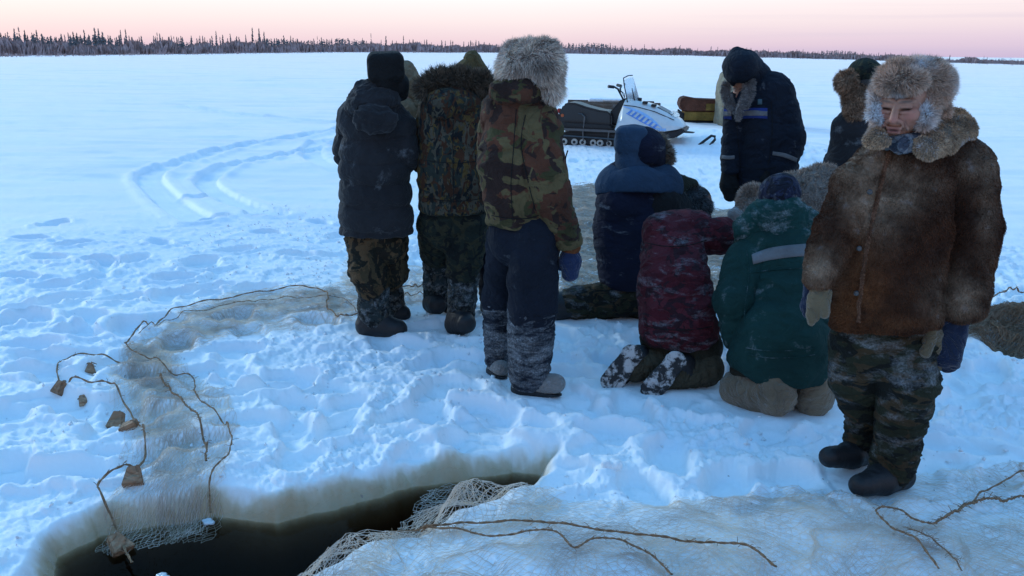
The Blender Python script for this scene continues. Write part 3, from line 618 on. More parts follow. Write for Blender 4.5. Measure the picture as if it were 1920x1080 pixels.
# ---------------------------------------------------------------- cloth of each person
def GY(px, py, z=0): return float(G(px, py, z)[1])
M_char = cloth('charcoal_shell', base=(.019, .019, .022), frost=.16, fscale=5, bump=.25, fuzz=.1, smudge=.3)
M_camA = cloth('brown_camouflage', [(.058, .042, .022), (.018, .014, .010), (.10, .060, .030), (.014, .014, .010)], scale=7, stretch=(1.2, 1.2, .8), dist=1.2)
M_camB = cloth('forest_camouflage', [(.022, .028, .024), (.085, .055, .018), (.009, .011, .013), (.07, .062, .045), (.05, .022, .012)], scale=8, stretch=(1.4, 1.4, .75), dist=1.6, smudge=.4)
M_camBt = cloth('dark_leaf_camouflage', [(.016, .021, .016), (.034, .032, .018), (.008, .010, .010)], scale=11, dist=1.5)
M_camC = cloth('red_green_camouflage', [(.085, .034, .020), (.050, .046, .020), (.032, .018, .015), (.105, .080, .038)], scale=5.5, dist=.9, stretch=(1, 1, 1.2), smudge=.4)
M_camD = cloth('frosted_camouflage', [(.024, .026, .015), (.050, .034, .018), (.010, .011, .009)], scale=8, dist=1.4, frost=.55, fscale=5, fstretch=(1, 1, 1.8), stretch=(.7, .7, 1.6))
M_bootc = cloth('camouflage_boot_shaft', [(.026, .036, .038), (.06, .058, .05), (.010, .012, .013)], scale=16, dist=1.5, frost=.65, fscale=20)
M_rub = plain('black_rubber', (.012, .012, .014), .55, spec=.4, bump=.3, bs=80)
M_navyt = cloth('navy_trousers', base=(.009, .012, .021), frost=.08, fscale=8, smudge=.3)
M_navyf = cloth('navy_trousers_frosted', base=(.012, .016, .026), frost=1.05, fscale=7, fstretch=(1, 1, 3), smudge=.4)
M_navy = cloth('navy_shell', base=(.010, .014, .024), frost=.04, bump=.3)
M_black = cloth('black_shell', base=(.012, .012, .013), bump=.3)
M_blue = cloth('blue_yoke', base=(.024, .048, .085), bump=.2, weave=300)
M_indigo = cloth('indigo_shell', base=(.008, .010, .024), frost=.22, fscale=6, fstretch=(1, 1, 2.5), bump=.25)
M_felt = cloth('grey_felt', base=(.20, .19, .18), frost=.5, fscale=30, bump=.6, fuzz=.3)
M_khaki = cloth('khaki_felt', base=(.19, .145, .095), frost=.12, fscale=14, bump=.6, fuzz=.25, smudge=.35)
M_olive = cloth('olive_canvas', base=(.105, .078, .034), bump=.5, smudge=.3)
M_tan = cloth('tan_canvas', base=(.25, .19, .12), bump=.5, smudge=.25)
M_oltr = cloth('dark_olive_trousers', base=(.030, .027, .018), bump=.4, smudge=.3)
M_olsh = cloth('olive_shin', base=(.060, .052, .034), bump=.4, smudge=.3)
M_maroon = cloth('maroon_pattern', [(.062, .009, .014), (.030, .010, .014), (.085, .016, .022)], scale=9, dist=1.3, stretch=(.8, .8, 1.4), frost=.50, fscale=14, fstretch=(.45, .45, 1.5), frostcol=(.40, .40, .44))
M_green = cloth('green_shell', base=(.009, .037, .033), frost=.22, fscale=9, smudge=.25, bump=.25)
M_greenf = cloth('green_frosted_hood', base=(.009, .042, .038), frost=.62, fscale=9, fstretch=(1, 1, 2), smudge=.25, bump=.3)
M_knit = cloth('navy_knit', [(.016, .020, .045), (.010, .011, .02)], scale=18, frost=.45, fscale=26, weave=150, bump=.9)
M_refl = cloth('pale_reflective_band', base=(.15, .15, .155), frost=.2, bump=.2)
M_royal = cloth('royal_blue_band', base=(.025, .045, .19), bump=.2)
M_mblue = cloth('blue_mitten_cloth', base=(.014, .026, .075), bump=.6, fuzz=.2)
M_mnavy = cloth('navy_mitten_cloth', base=(.012, .020, .048), bump=.5, fuzz=.2)
M_mbeige = cloth('beige_mitten_cloth', base=(.145, .108, .062), bump=.6, fuzz=.25)
M_scarf = cloth('grey_blue_scarf', [(.17, .16, .17), (.05, .055, .075)], scale=14, frost=.7, fscale=20, bump=.8)
M_rust = cloth('rust_cuff', base=(.14, .05, .02), bump=.6)
M_snowc = plain('packed_snow', (.85, .87, .9), .7, bump=.5, bs=120)
def mosaic(name, col, c2, sc_=90):   # snowy boot sole
    m, n, l, b = new_mat(name); t = n.new('ShaderNodeTexCoord'); x = nnoise(n, l, t.outputs['Object'], 16, 6, .7, .3); f = nmap(n, l, x.outputs[0], .47, .56)
    l.new(nmix(n, l, f, col, c2), b.inputs['Base Color']); b.inputs['Roughness'].default_value = .7; nbump(n, l, b, x.outputs[0], .8, .02); return m
M_sole = mosaic('snow_caked_sole', (.02, .02, .021), (.50, .49, .48))
def proj(V):
    q = (V-[0, 0, CH])@RN; return np.c_[960+F*q[:, 0]/-q[:, 2], 540-F*q[:, 1]/-q[:, 2]], -q[:, 2]
def pick(V, px, py, r=5):
    s_, d = proj(V); m = np.hypot(s_[:, 0]-px, s_[:, 1]-py)
    for rr in (r, 2*r, 5*r, 12*r):
        k = np.where(m < rr)[0]
        if len(k): break
    dm = d[k].min(); k = k[d[k] < dm+.03]; return V[k].mean(0), k
def band(name, V, Q, grid, mat, parent, o, lift=.004, th=.004):
    """strip laid on the cloth; grid: rows of pixel points, top edge and bottom edge"""
    Nn = vnormals(V, Q); top, bot = [spline(np.array([(a, b_, 0) for a, b_ in g]), 26)[:, :2] for g in grid]
    rows = []
    for f in np.linspace(0, 1, 4):
        row = []
        for a, b_ in zip(top, bot):
            x, y = a*(1-f)+b_*f; p, k = pick(V, x, y, 4); nn = unit(Nn[k].mean(0)); dpt = depth(p); pr = [0, 0, CH]+ray(x, y)/(ray(x, y)@FWD)*dpt; row.append(pr+nn*lift)
        rows.append(row)
    A = np.array(rows); 
    for _ in range(2): A[:, 1:-1] = .5*A[:, 1:-1]+.25*(A[:, :-2]+A[:, 2:])
    n_, m_ = A.shape[:2]; i = np.arange(n_-1)[:, None]*m_+np.arange(m_-1)[None]; i = i.ravel(); q = np.stack([i, i+1, i+m_+1, i+m_], 1)
    V2 = A.reshape(-1, 3); me = mesh_np(name, V2-o, q); ob = link(name, me, mat, parent); md = ob.modifiers.new('solid', 'SOLIDIFY'); md.thickness = th; md.offset = 0; return ob
def line_on(V, pts, r, name, mat, n_=30, lift=.004, parent=None):
    pp = spline(np.array([(a, b_, 0) for a, b_ in pts]), n_); P_ = []
    for x, y, _ in pp:
        q_, k = pick(V, x, y, 5); P_.append(np.array([0, 0, CH])+ray(x, y)/(ray(x, y)@FWD)*(depth(q_)-lift))
    P_ = np.array(P_); 
    for _ in range(3): P_[1:-1] = .5*P_[1:-1]+.25*(P_[:-2]+P_[2:])
    w_, e_ = tubes([P_], r, 6); return w_, e_
def seams(P, VQ, lines, mat=None, r=.0022):
    for pts in lines:
        w_, e_ = line_on(VQ[0], pts, r, 'seam', None, lift=.003); link('seam', mesh_np('seam', w_-P.o, e_), mat or M_black, P.root)
def mitten(P, mat, wrist, tip, r, thumb=None, palm=None, seed=3, name='mitten', f=.62):
    pr = [('c', (*wrist, r*.72), (*[(a+b_)/2 for a, b_ in zip(wrist, tip)], r), f), ('c', (*[(a+b_)/2 for a, b_ in zip(wrist, tip)], r), (*tip, r*.78), f)]
    if thumb: pr.append(('c', (*thumb[0], r*.45), (*thumb[1], r*.40)))
    return P.part(name, palm or mat, pr, h=.006, k=.012, amp=.004, fa=20, fc=10, seed=seed)
def boot(P, shaft_m, foot_m, shaft, heel, toe, rs, rf, seed=2, name='boot', sole=None, f=1):
    """shaft: list of (px,py,dy,r); foot from heel to toe"""
    pr = [('c', heel, toe), ('c', (heel[0], heel[1]-rf*.9, heel[2], rf*.8), (heel[0]*.55+toe[0]*.45, toe[1]-rf*.55, heel[2]*.55+toe[2]*.45, rf*.75))]
    zs = 0.0
    C_ = P.P(heel); pr.append(('cut', (heel[0], heel[1]+heel[3]*.8, heel[2]), (0, 0, -1)))
    o = P.part(name, foot_m, pr, h=.006, k=.03, amp=.003, fa=14, fc=8, seed=seed)
    if shaft:
        P.part('boot_shaft', shaft_m, [('c', shaft[i], shaft[i+1]) for i in range(len(shaft)-1)], h=.007, k=.03, amp=.008, fa=22, fc=7, seed=seed+1, parent=o, limb=True)
    return o
grey = (.21, .19, .175)
# ================================================================ charcoal puffer, far left
p = Person('person in charcoal quilted jacket and black hat, leftmost of the group', 712, 630, GY(712, 628))
def puffy(V, Nn):
    z = V[:, 2]; ph = (z-.70)/.132+pn(V*2.2, 4)*.5; q = np.abs(np.sin(ph*math.pi))
    return V+Nn*((np.sqrt(q)-.75)*.020*(z < 1.33)*(z > .6))[:, None]
p.part('jacket', M_char, [('c', (697, 232, 0, 52), (702, 310, 0, 64), .78), ('c', (702, 310, 0, 64), (706, 425, 0, 68), .80), ('c', (672, 224, .02, 40), (728, 226, .04, 38)),
    ('c', (655, 235, .06, 22), (645, 290, .12, 20)), ('c', (752, 236, .03, 27), (758, 292, .02, 27)), ('c', (758, 292, .02, 27), (742, 312, .24, 22)),
    ('cut', (708, 436, 0), (0, 0, -1))], h=.0085, k=.018, amp=.008, fa=9, fc=5, seed=3, post=puffy, limb=True)
p.part('hood', M_char, [('e', (698, 196, -.06), (50, 30, 30), (8, 0, 0)), ('e', (704, 224, -.16), (40, 14, 26), (0, 0, 0)), ('c', (722, 170, .04, 26), (690, 188, -.02, 34)), ('-e', (712, 176, .06), (24, 24, 12))], h=.007, k=.025, amp=.016, fa=16, fc=9, seed=8)
p.part('hat', M_black, [('b', (723, 125, 0), (34, 36, 26), 14, (2, 0, 4)), ('c', (722, 148, .02, 31), (738, 162, .04, 29)), ('c', (722, 152, .0, 30), (716, 176, .0, 27)), ('c', (745, 158, .06, 22), (752, 176, .06, 13))], h=.006, k=.012, amp=.003, fa=9, fc=6, seed=9)
tr = p.part('trousers', M_camA, [('c', (700, 430, 0, 50), (706, 450, .02, 52), .8), ('c', (684, 450, -.02, 32), (690, 505, -.05, 33)), ('c', (690, 505, -.05, 33), (700, 538, -.02, 28)),
    ('c', (730, 450, .10, 32), (732, 505, .12, 30)), ('c', (732, 505, .12, 30), (722, 536, .2, 24)), ('cut', (700, 553, 0), (0, 0, -1))], h=.008, k=.03, amp=.014, fa=13, fc=5, seed=4, limb=True)
boot(p, M_bootc, M_rub, [(701, 545, -.01, 28), (701, 575, 0, 27), (702, 598, 0, 27)], (692, 610, 0, 25), (745, 617, -.03, 18), 26, 25, seed=5)
boot(p, M_bootc, M_rub, [(735, 548, .30, 20), (738, 580, .33, 21)], (738, 585, .33, 19), (756, 588, .30, 14), 20, 18, seed=7)
p.body((726, 146, .01), yaw=-40, pitch=-20, sc_=.88)
# ================================================================ tan hood behind
q = Person('person in a tan canvas hooded cape standing behind the charcoal jacket', 705, 575, 5.75)
q.part('cape', M_tan, [('c', (715, 190, 0, 34), (705, 300, 0, 46), .8), ('c', (705, 300, 0, 46), (703, 430, 0, 50), .8), ('c', (755, 200, 0, 30), (715, 215, 0, 34)), ('cut', (703, 440, 0), (0, 0, -1))], h=.011, k=.03, amp=.01, fa=6, fc=9, limb=True)
q.part('hood', M_tan, [('e', (762, 152, 0), (24, 30, 36), (22, 0, 0)), ('c', (770, 160, 0, 19), (784, 200, .02, 20)), ('c', (764, 130, 0, 12), (790, 165, 0, 9))], h=.008, k=.025, amp=.010, fa=6, fc=14, seed=5)
q.part('trousers', M_oltr, [('c', (690, 440, 0, 22), (690, 540, 0, 20)), ('c', (718, 440, 0, 22), (718, 540, .02, 20))], h=.011, k=.01, limb=True, amp=.008)
for xx in (690, 718): boot(q, None, M_rub, None, (xx, 560, 0, 17), (xx+3, 558, .15, 15), 17, 17)
q.body((762, 162, .01), yaw=-10, pitch=-15, sc_=.82)
# ================================================================ olive pointed hood, mostly hidden
q = Person('person in a pointed olive canvas hood hidden behind the fur trimmed camouflage jacket', 905, 590, 5.5)
q.part('cape', M_olive, [('c', (888, 190, 0, 40), (880, 300, 0, 52), .8), ('c', (880, 300, 0, 52), (878, 420, 0, 52), .8), ('c', (925, 172, .05, 14), (880, 185, 0, 34))], h=.011, k=.03, amp=.01, fa=6, fc=9, limb=True)
q.part('hood', M_olive, [('c', (886, 112, 0, 16), (884, 140, 0, 30)), ('c', (884, 138, 0, 31), (888, 172, 0, 40), .9), ('c', (888, 118, -.02, 12), (912, 155, -.02, 16))], h=.007, k=.02, amp=.008, fa=6, fc=12, seed=5)
q.part('trousers', M_navyt, [('c', (850, 420, 0, 28), (845, 545, 0, 22)), ('c', (912, 420, 0, 28), (922, 480, 0, 26)), ('c', (922, 480, 0, 26), (920, 545, 0, 20))], h=.010, k=.01, limb=True, amp=.010)
boot(q, M_black, M_rub, [(919, 535, 0, 18), (917, 560, 0, 17)], (916, 575, 0, 16), (916, 574, -.12, 14), 17, 15)
boot(q, M_black, M_rub, [(845, 535, 0, 18), (845, 560, 0, 17)], (845, 575, 0, 16), (845, 574, .12, 14), 17, 15)
q.body((886, 152, .02), yaw=0, pitch=-15, sc_=.88)
# ================================================================ fur-trimmed camo, second standing
p = Person('person in dark forest camouflage jacket with fur trimmed hood thrown back, head bowed', 855, 628, GY(860, 626))
p.part('jacket', M_camB, [('c', (853, 222, .0, 64), (850, 310, 0, 66), .75), ('c', (850, 310, 0, 66), (850, 385, 0, 64), .78), ('c', (818, 215, .03, 36), (890, 212, .03, 38)),
    ('c', (803, 232, .05, 26), (797, 300, .12, 24)), ('c', (797, 300, .12, 24), (830, 340, .3, 20)), ('c', (905, 232, .05, 28), (912, 300, .12, 26)), ('c', (912, 300, .12, 26), (880, 340, .3, 20)), ('cut', (850, 394, 0), (0, 0, -1))],
    h=.0085, k=.018, amp=.011, fa=10, fc=5, seed=13, limb=True)
seams(p, p.last, [[(793, 300), (830, 305), (870, 305), (908, 300)], [(850, 225), (849, 270), (850, 330), (850, 380)], [(800, 372), (840, 377), (880, 376), (905, 371)]])
p.part('hood', M_camB, [('e', (853, 190, -.08), (50, 32, 26), (-4, 0, 0)), ('e', (838, 200, -.14), (36, 14, 22), (10, 0, 0))], h=.008, k=.03, amp=.010, fa=14, fc=9, seed=8)
p.furpart('fur_trim', [('c', (797, 166, -.02, 14), (820, 150, -.03, 15)), ('c', (820, 150, -.03, 15), (860, 148, -.04, 15)), ('c', (860, 148, -.04, 15), (905, 156, -.03, 15)), ('c', (905, 156, -.03, 15), (922, 170, .0, 13))], (.10, .08, .06),
    [dict(n=9000, length=.045, width=.0030, comb=(0, -.1, .2), cw=.3, messy=.45, col=(.17, .13, .095), seed=4), dict(n=2500, length=.06, width=.0028, comb=(0, 0, .3), cw=.3, messy=.6, col=(.05, .045, .04), seed=5)], h=.009, k=.02)
p.part('cap', M_olive, [('e', (872, 172, .14), (26, 28, 24))], h=.010, k=.02, amp=.003)
p.part('trousers', M_camBt, [('c', (850, 392, .02, 60), (850, 415, .02, 60), .75), ('c', (818, 420, .06, 34), (820, 470, .2, 30)), ('c', (820, 470, .2, 30), (820, 478, .32, 25)),
    ('c', (876, 420, 0, 38), (872, 480, -.02, 34)), ('c', (872, 480, -.02, 34), (868, 512, 0, 29)), ('cut', (868, 523, 0), (0, 0, -1))], h=.008, k=.018, amp=.013, fa=14, fc=5, seed=14, limb=True)
boot(p, M_bootc, M_rub, [(868, 520, 0, 28), (867, 560, 0, 25), (865, 595, 0, 24)], (857, 607, 0, 23), (874, 606, -.10, 19), 24, 23, seed=15)
boot(p, M_bootc, M_rub, [(818, 482, .36, 26), (818, 530, .37, 22), (816, 560, .38, 21)], (812, 568, .38, 20), (820, 572, .28, 17), 22, 20, seed=17)
p.body((872, 176, .14), yaw=0, pitch=-60)
# ================================================================ red-green camo with big fur hat
p = Person('person in red green camouflage jacket, big pale fur hat and navy trousers', 985, 742, GY(1000, 738))
p.part('jacket', M_camC, [('c', (970, 222, .06, 58), (962, 300, .05, 64), .78), ('c', (962, 300, .05, 64), (970, 400, .05, 60), .80), ('c', (940, 212, .08, 36), (1000, 212, .08, 42)), ('c', (960, 175, .06, 30), (995, 185, .1, 34)),
    ('c', (918, 235, .12, 20), (915, 300, .14, 18)), ('c', (1006, 232, .02, 44), (1018, 320, -.02, 43)), ('c', (1018, 320, -.02, 43), (1050, 430, .0, 31)), ('cut', (965, 424, 0), (-.05, 0, -1)), ], h=.008, k=.018, amp=.013, fa=9, fc=5, seed=23, limb=True)
V, Q = p.last
seams(p, (V, Q), [[(968, 205), (962, 290), (958, 350), (962, 410)], [(985, 215), (977, 270), (990, 340), (1004, 395)], [(922, 404), (950, 409), (985, 410), (1010, 404)]])
p.part('collar', M_camC, [('c', (938, 172, .0, 20), (985, 170, -.05, 20)), ('c', (985, 170, -.05, 20), (1018, 192, .05, 18)), ('c', (940, 176, .08, 22), (1000, 182, .14, 26))], h=.007, k=.02, amp=.010, fa=18, fc=12, seed=8)
p.part('sleeve_end', M_camC, [('c', (1044, 410, 0, 35), (1066, 452, 0, 26)), ('cut', (1066, 462, 0), (.2, 0, -1))], h=.007, k=.02, amp=.008, fa=14, fc=8, seed=28)
p.part('cuff', M_rust, [('c', (1066, 448, 0, 20), (1070, 462, 0, 19), .8)], h=.006, k=.01, amp=.004)
mitten(p, M_mblue, (1069, 468, 0), (1069, 512, 0), 20, thumb=((1060, 480, .03), (1052, 500, .07)), f=.7)
w_, e_ = tubes([spline([pick(V, 1052, 282)[0]+[.03, -.01, 0], D(1060, 300, 4.1), D(1064, 322, 4.1), D(1059, 334, 4.1)], 12)], .0035, 5); link('drawstring', mesh_np('drawstring', w_-p.o, e_), M_black, p.root)
p.part('trousers', M_navyt, [('c', (978, 415, .06, 60), (978, 440, .06, 62), .75), ('c', (948, 445, .14, 36), (936, 560, .24, 28)), ('c', (1002, 440, .02, 48), (998, 570, 0, 45)), ('c', (936, 560, .24, 28), (933, 580, .26, 25)), ('c', (998, 570, 0, 45), (997, 590, 0, 43))], h=.008, k=.018, amp=.010, fa=8, fc=5, seed=24, limb=True)
p.part('lower_trouser_leg', M_navyf, [('c', (997, 580, 0, 44), (992, 700, 0, 37)), ('cut', (992, 722, 0), (0, 0, -1))], h=.007, k=.02, amp=.012, fa=26, fc=6, seed=25, limb=True)
p.part('lower_trouser_leg', M_navyf, [('c', (934, 570, .25, 27), (932, 672, .27, 22)), ('cut', (932, 692, .27), (0, 0, -1))], h=.007, k=.02, amp=.011, fa=26, fc=6, seed=26, limb=True)
def felt_boot(P, hx, hy, hd, tx, ty, td, r):
    o = P.part('boot', M_felt, [('c', (hx, hy, hd, r), (tx, ty, td, r*.85)), ('c', (hx+2, hy-r, hd, r*.95), (hx*.6+tx*.4, ty-r*.45, hd, r*.8)), ('cut', (hx, hy+r*.7, hd), (0, 0, -1))], h=.006, k=.02, amp=.003, seed=7)
    P.part('galosh', M_rub, [('c', (hx, hy+r*.28, hd, r*1.08), (tx+1, ty+r*.28, td, r*.92)), ('cut', (hx, hy+r*.95, hd), (0, 0, -1)), ('cut', (hx, hy-r*.05, hd), (.12, 0, 1))], h=.005, k=.012, amp=.002, seed=9, parent=o); return o
felt_boot(p, 980, 722, -.0, 1042, 719, -.06, 21)
felt_boot(p, 930, 690, .27, 940, 690, .17, 17)
def hatcol(P_, base, rg):
    s_, _ = proj(P_); pale = sst(pn(P_*9, 2)+.15*rg.normal(size=len(P_)), -.1, .3); dark = sst(pn(P_*7+5, 6), .12, .35)
    return base*(1-.45*dark[:, None])*(1+.5*pale[:, None])
p.furpart('fur_hat', [('e', (970, 122, .06), (33, 40, 38), (6, 0, 0)), ('e', (1000, 116, .02), (36, 38, 32), (-6, 0, 0)), ('e', (1022, 122, -.02), (28, 30, 40), (0, 0, 0)), ('c', (1022, 140, .0, 25), (1030, 172, .0, 17)), ('c', (960, 104, .05, 18), (1024, 100, .0, 20))], (.16, .14, .13),
    [dict(n=26000, length=.040, width=.0022, comb=(.5, 0, -.7), cw=.6, messy=.3, col=(.62, .51, .43), patch=hatcol, seed=4, tipdark=.85), dict(n=12000, length=.024, width=.002, comb=(0, 0, -.5), cw=.4, messy=.5, col=(.62, .50, .44), seed=6)], h=.008, k=.02, amp=.010)
p.body((992, 132, .06), yaw=-60, pitch=-18)
# ================================================================ kneeling blue jacket
p = Person('person kneeling in blue and indigo hooded jacket with camouflage trousers', 1190, 600, 5.42)
p.part('jacket', M_indigo, [('c', (1188, 360, .02, 66), (1188, 430, 0, 74), .75), ('c', (1188, 430, 0, 74), (1190, 505, 0, 68), .78), ('c', (1165, 352, .03, 42), (1225, 352, .02, 44)), ('e', (1172, 382, -.03), (54, 50, 42)), ('e', (1170, 455, -.02), (54, 48, 44)), ('cut', (1190, 532, 0), (.1, 0, -1))], h=.008, k=.018, amp=.009, fa=10, fc=5, seed=33, limb=True)
p.part('sleeve', M_black, [('c', (1236, 382, -.03, 42), (1258, 392, .12, 36)), ('c', (1240, 400, -.03, 40), (1246, 445, .02, 34)), ('c', (1258, 392, .12, 36), (1290, 420, .35, 24))], h=.009, k=.03, amp=.010, fa=12, fc=5, seed=34, limb=True)
p.part('yoke', M_blue, [('c', (1163, 352, .02, 47), (1232, 352, .02, 48), 1.), ('c', (1196, 338, .02, 38), (1196, 352, -.03, 56), .95), ('cut', (1196, 362, -.1), (0, -.25, -1))], h=.008, k=.03, amp=.004, fa=8, fc=6, seed=36)
p.part('hood', M_blue, [('e', (1186, 268, .0), (33, 38, 32)), ('c', (1186, 268, -.01, 30), (1184, 312, .02, 27)), ('b', (1184, 262, -.03), (30, 24, 24), 12, (0, 0, 0)), ('c', (1184, 300, -.02, 30), (1192, 336, -.02, 36))], h=.007, k=.02, amp=.004, fa=8, fc=6, seed=37)
p.part('hood_side', M_indigo, [('e', (1212, 276, -.01), (32, 40, 37), (18, 0, 0)), ('c', (1216, 280, -.01, 32), (1228, 312, .02, 19)), ('c', (1164, 290, .03, 11), (1170, 312, .04, 12))], h=.007, k=.02, amp=.006, fa=8, fc=6, seed=38)
p.furpart('fur_trim', [('c', (1236, 262, .08, 9), (1247, 292, .06, 12)), ('c', (1247, 292, .06, 12), (1240, 314, .04, 11))], (.16, .13, .10), [dict(n=5000, length=.04, width=.003, comb=(.4, 0, -.3), cw=.4, messy=.45, col=(.24, .20, .16), seed=4)], h=.009, k=.02)
p.part('trousers', M_camD, [('c', (1200, 530, .02, 44), (1230, 560, .0, 38)), ('c', (1205, 545, -.0, 40), (1130, 565, -.02, 34)), ('c', (1130, 565, -.02, 33), (1075, 568, -.02, 29)), ('c', (1230, 560, 0, 38), (1150, 570, .1, 30))], h=.008, k=.018, amp=.013, fa=14, fc=6, seed=39, limb=True)
p.part('boot', M_rub, [('c', (1075, 568, -.02, 28), (1048, 575, -.02, 26)), ('c', (1048, 575, -.02, 26), (1030, 610, -.04, 17)), ('c', (1030, 612, -.04, 15), (1046, 622, -.08, 11))], h=.007, k=.02, amp=.004, seed=3)
p.part('boot', M_bootc, [('c', (1120, 575, .2, 26), (1070, 580, .2, 24)), ('c', (1070, 580, .2, 24), (1052, 585, .2, 20))], h=.007, k=.02, amp=.004, seed=4)
p.body((1196, 275, .01), yaw=-35, pitch=-20)
# ================================================================ bent person behind the blue jacket
p = Person('person bending low in olive jacket and grey fur hat behind the kneeling blue jacket', 1300, 500, 5.85)
p.part('jacket', M_oltr, [('c', (1210, 400, .35, 56), (1258, 366, .05, 40), .9), ('c', (1252, 350, .05, 22), (1292, 350, .02, 16)), ('c', (1258, 366, .05, 36), (1285, 400, .0, 26)), ('c', (1240, 400, .1, 30), (1300, 450, .05, 20))], h=.009, k=.03, amp=.010, seed=43, limb=True)
p.furpart('fur_hat', [('e', (1300, 376, .0), (31, 30, 24), (-35, 0, 0)), ('e', (1312, 392, .0), (20, 22, 20))], (.06, .062, .066), [dict(n=9000, length=.032, width=.0028, comb=(.3, 0, -.6), cw=.5, messy=.4, col=(.13, .132, .138), var=.5, seed=4)], h=.009, k=.02)
p.part('trousers', M_oltr, [('c', (1210, 410, .35, 46), (1215, 460, .3, 36)), ('c', (1215, 460, .3, 36), (1250, 500, -.05, 24)), ('c', (1190, 460, .35, 30), (1180, 500, .35, 24))], h=.011, k=.02, amp=.008, limb=True)
p.body((1302, 384, .01), yaw=-100, pitch=-60)
# ================================================================ kneeling maroon
p = Person('person kneeling in maroon patterned jacket, snow caked boot soles turned to the camera', 1270, 740, GY(1290, 725))
p.part('jacket', M_maroon, [('c', (1262, 452, .38, 50), (1264, 540, .18, 64), .8), ('c', (1264, 540, .18, 66), (1272, 625, .06, 70), .8), ('c', (1244, 440, .40, 40), (1300, 436, .42, 40)), ('c', (1304, 440, .40, 34), (1352, 442, .40, 30)), ('c', (1352, 442, .40, 30), (1392, 452, .50, 22)),
    ('c', (1236, 460, .4, 30), (1230, 500, .5, 26)), ('cut', (1270, 640, 0), (.03, .25, -1))], h=.008, k=.014, amp=.015, fa=7, fc=4, seed=53, limb=True)
seams(p, p.last, [[(1210, 455), (1250, 462), (1290, 460), (1325, 450)], [(1208, 610), (1250, 618), (1300, 618), (1335, 612)]], M_black)
p.part('trousers', M_oltr, [('c', (1262, 640, .10, 60), (1300, 650, .08, 52), .8), ('c', (1300, 660, .06, 48), (1318, 690, .02, 34))], h=.008, k=.018, amp=.008, fa=8, fc=6, seed=54, limb=True)
p.part('shin', M_olsh, [('c', (1322, 690, .0, 34), (1262, 700, -.04, 28)), ('c', (1262, 700, -.04, 28), (1240, 712, -.06, 25))], h=.0075, k=.02, amp=.008, fa=18, fc=6, seed=55, limb=True)
p.part('shin', M_olsh, [('c', (1280, 670, .06, 34), (1215, 680, .02, 26)), ('c', (1215, 680, .02, 26), (1190, 690, .0, 24))], h=.0075, k=.02, amp=.008, fa=18, fc=6, seed=56, limb=True)
def kneel_boot(P, toe, heel, d, side):
    """boot seen from its sole: heel up, toe on the snow; side = pixels the upper shows to the right"""
    tx, ty = toe; hx, hy = heel; mx_, my_ = (tx*.45+hx*.55), (ty*.45+hy*.55)
    o = P.part('boot', M_rub, [('c', (tx+side*.5, ty, d+.035, 18), (mx_+side*.7, my_, d+.05, 19)), ('c', (mx_+side*.7, my_, d+.05, 19), (hx+side*.9, hy+4, d+.05, 21)), ('c', (hx+side, hy+8, d+.05, 21), (hx+side*1.7, hy+24, d+.06, 24))], h=.006, k=.02, amp=.003, seed=6, limb=True)
    L_ = math.hypot(hx-tx, hy-ty); ux, uy = (hx-tx)/L_, (hy-ty)/L_
    P.part('sole', M_sole, [('c', (tx+ux*2, ty+uy*2, d-.03, 22), (mx_-ux*8, my_-uy*8, d-.03, 21), .3), ('c', (mx_-ux*8, my_-uy*8, d-.03, 18), (mx_+ux*12, my_+uy*12, d-.03, 17), .3), ('c', (mx_+ux*12, my_+uy*12, d-.03, 18), (hx-ux*2, hy-uy*2, d-.03, 20), .3)], h=.004, k=.010, amp=.003, fa=40, fc=40, seed=8, parent=o)
kneel_boot(p, (1147, 716), (1186, 664), -.03, 14)
kneel_boot(p, (1222, 732), (1268, 676), -.10, 14)
p.body((1278, 470, .62), yaw=-10, pitch=-70)
p.part('hat', M_black, [('e', (1280, 466, .62), (28, 32, 28))], h=.010, k=.02, amp=.003)
# ================================================================ kneeling green
p = Person('person kneeling in dark green jacket with pale band across the back and navy knit hat', 1455, 780, GY(1455, 772))
def greenfold(V, Nn): return V
p.part('jacket', M_green, [('c', (1462, 470, .40, 66), (1476, 570, .24, 78), .78), ('c', (1476, 570, .24, 78), (1470, 640, .12, 84), .8), ('c', (1465, 650, .10, 92), (1460, 680, .08, 92), .8), ('c', (1424, 462, .40, 42), (1500, 458, .42, 46)), ('c', (1402, 490, .36, 40), (1374, 570, .20, 34)), ('c', (1374, 570, .20, 34), (1384, 628, .20, 27)), ('c', (1384, 628, .2, 27), (1410, 655, .3, 22)),
    ('c', (1520, 490, .38, 40), (1535, 580, .22, 40)), ('cut', (1455, 704, 0), (0, .15, -1))], h=.008, k=.014, amp=.015, fa=7, fc=3.8, seed=63, limb=True)
V, Q = p.last
seams(p, (V, Q), [[(1402, 512), (1450, 506), (1500, 503), (1532, 503)], [(1398, 652), (1440, 658), (1490, 657), (1530, 653)], [(1400, 664), (1440, 671), (1490, 670), (1528, 665)], [(1400, 470), (1404, 520), (1396, 580), (1400, 630)]], M_greenf)
band('reflective_band', V, Q, [[(1409, 478), (1440, 466), (1490, 459), (1534, 458)], [(1412, 496), (1440, 489), (1490, 482), (1534, 481)]], M_refl, p.root, p.o)
p.part('hood', M_greenf, [('c', (1398, 430, .40, 22), (1428, 404, .38, 26)), ('c', (1428, 404, .38, 26), (1480, 398, .38, 26)), ('c', (1480, 398, .38, 26), (1518, 420, .40, 22)), ('e', (1458, 412, .42), (58, 40, 32)), ('e', (1456, 440, .36), (60, 24, 22))], h=.008, k=.02, amp=.012, fa=14, fc=9, seed=64)
p.part('knit_hat', M_knit, [('e', (1462, 362, .46), (38, 40, 36), (0, 0, 0)), ('e', (1468, 346, .46), (22, 26, 20))], h=.006, k=.02, amp=.003, fa=6, fc=12, seed=65)
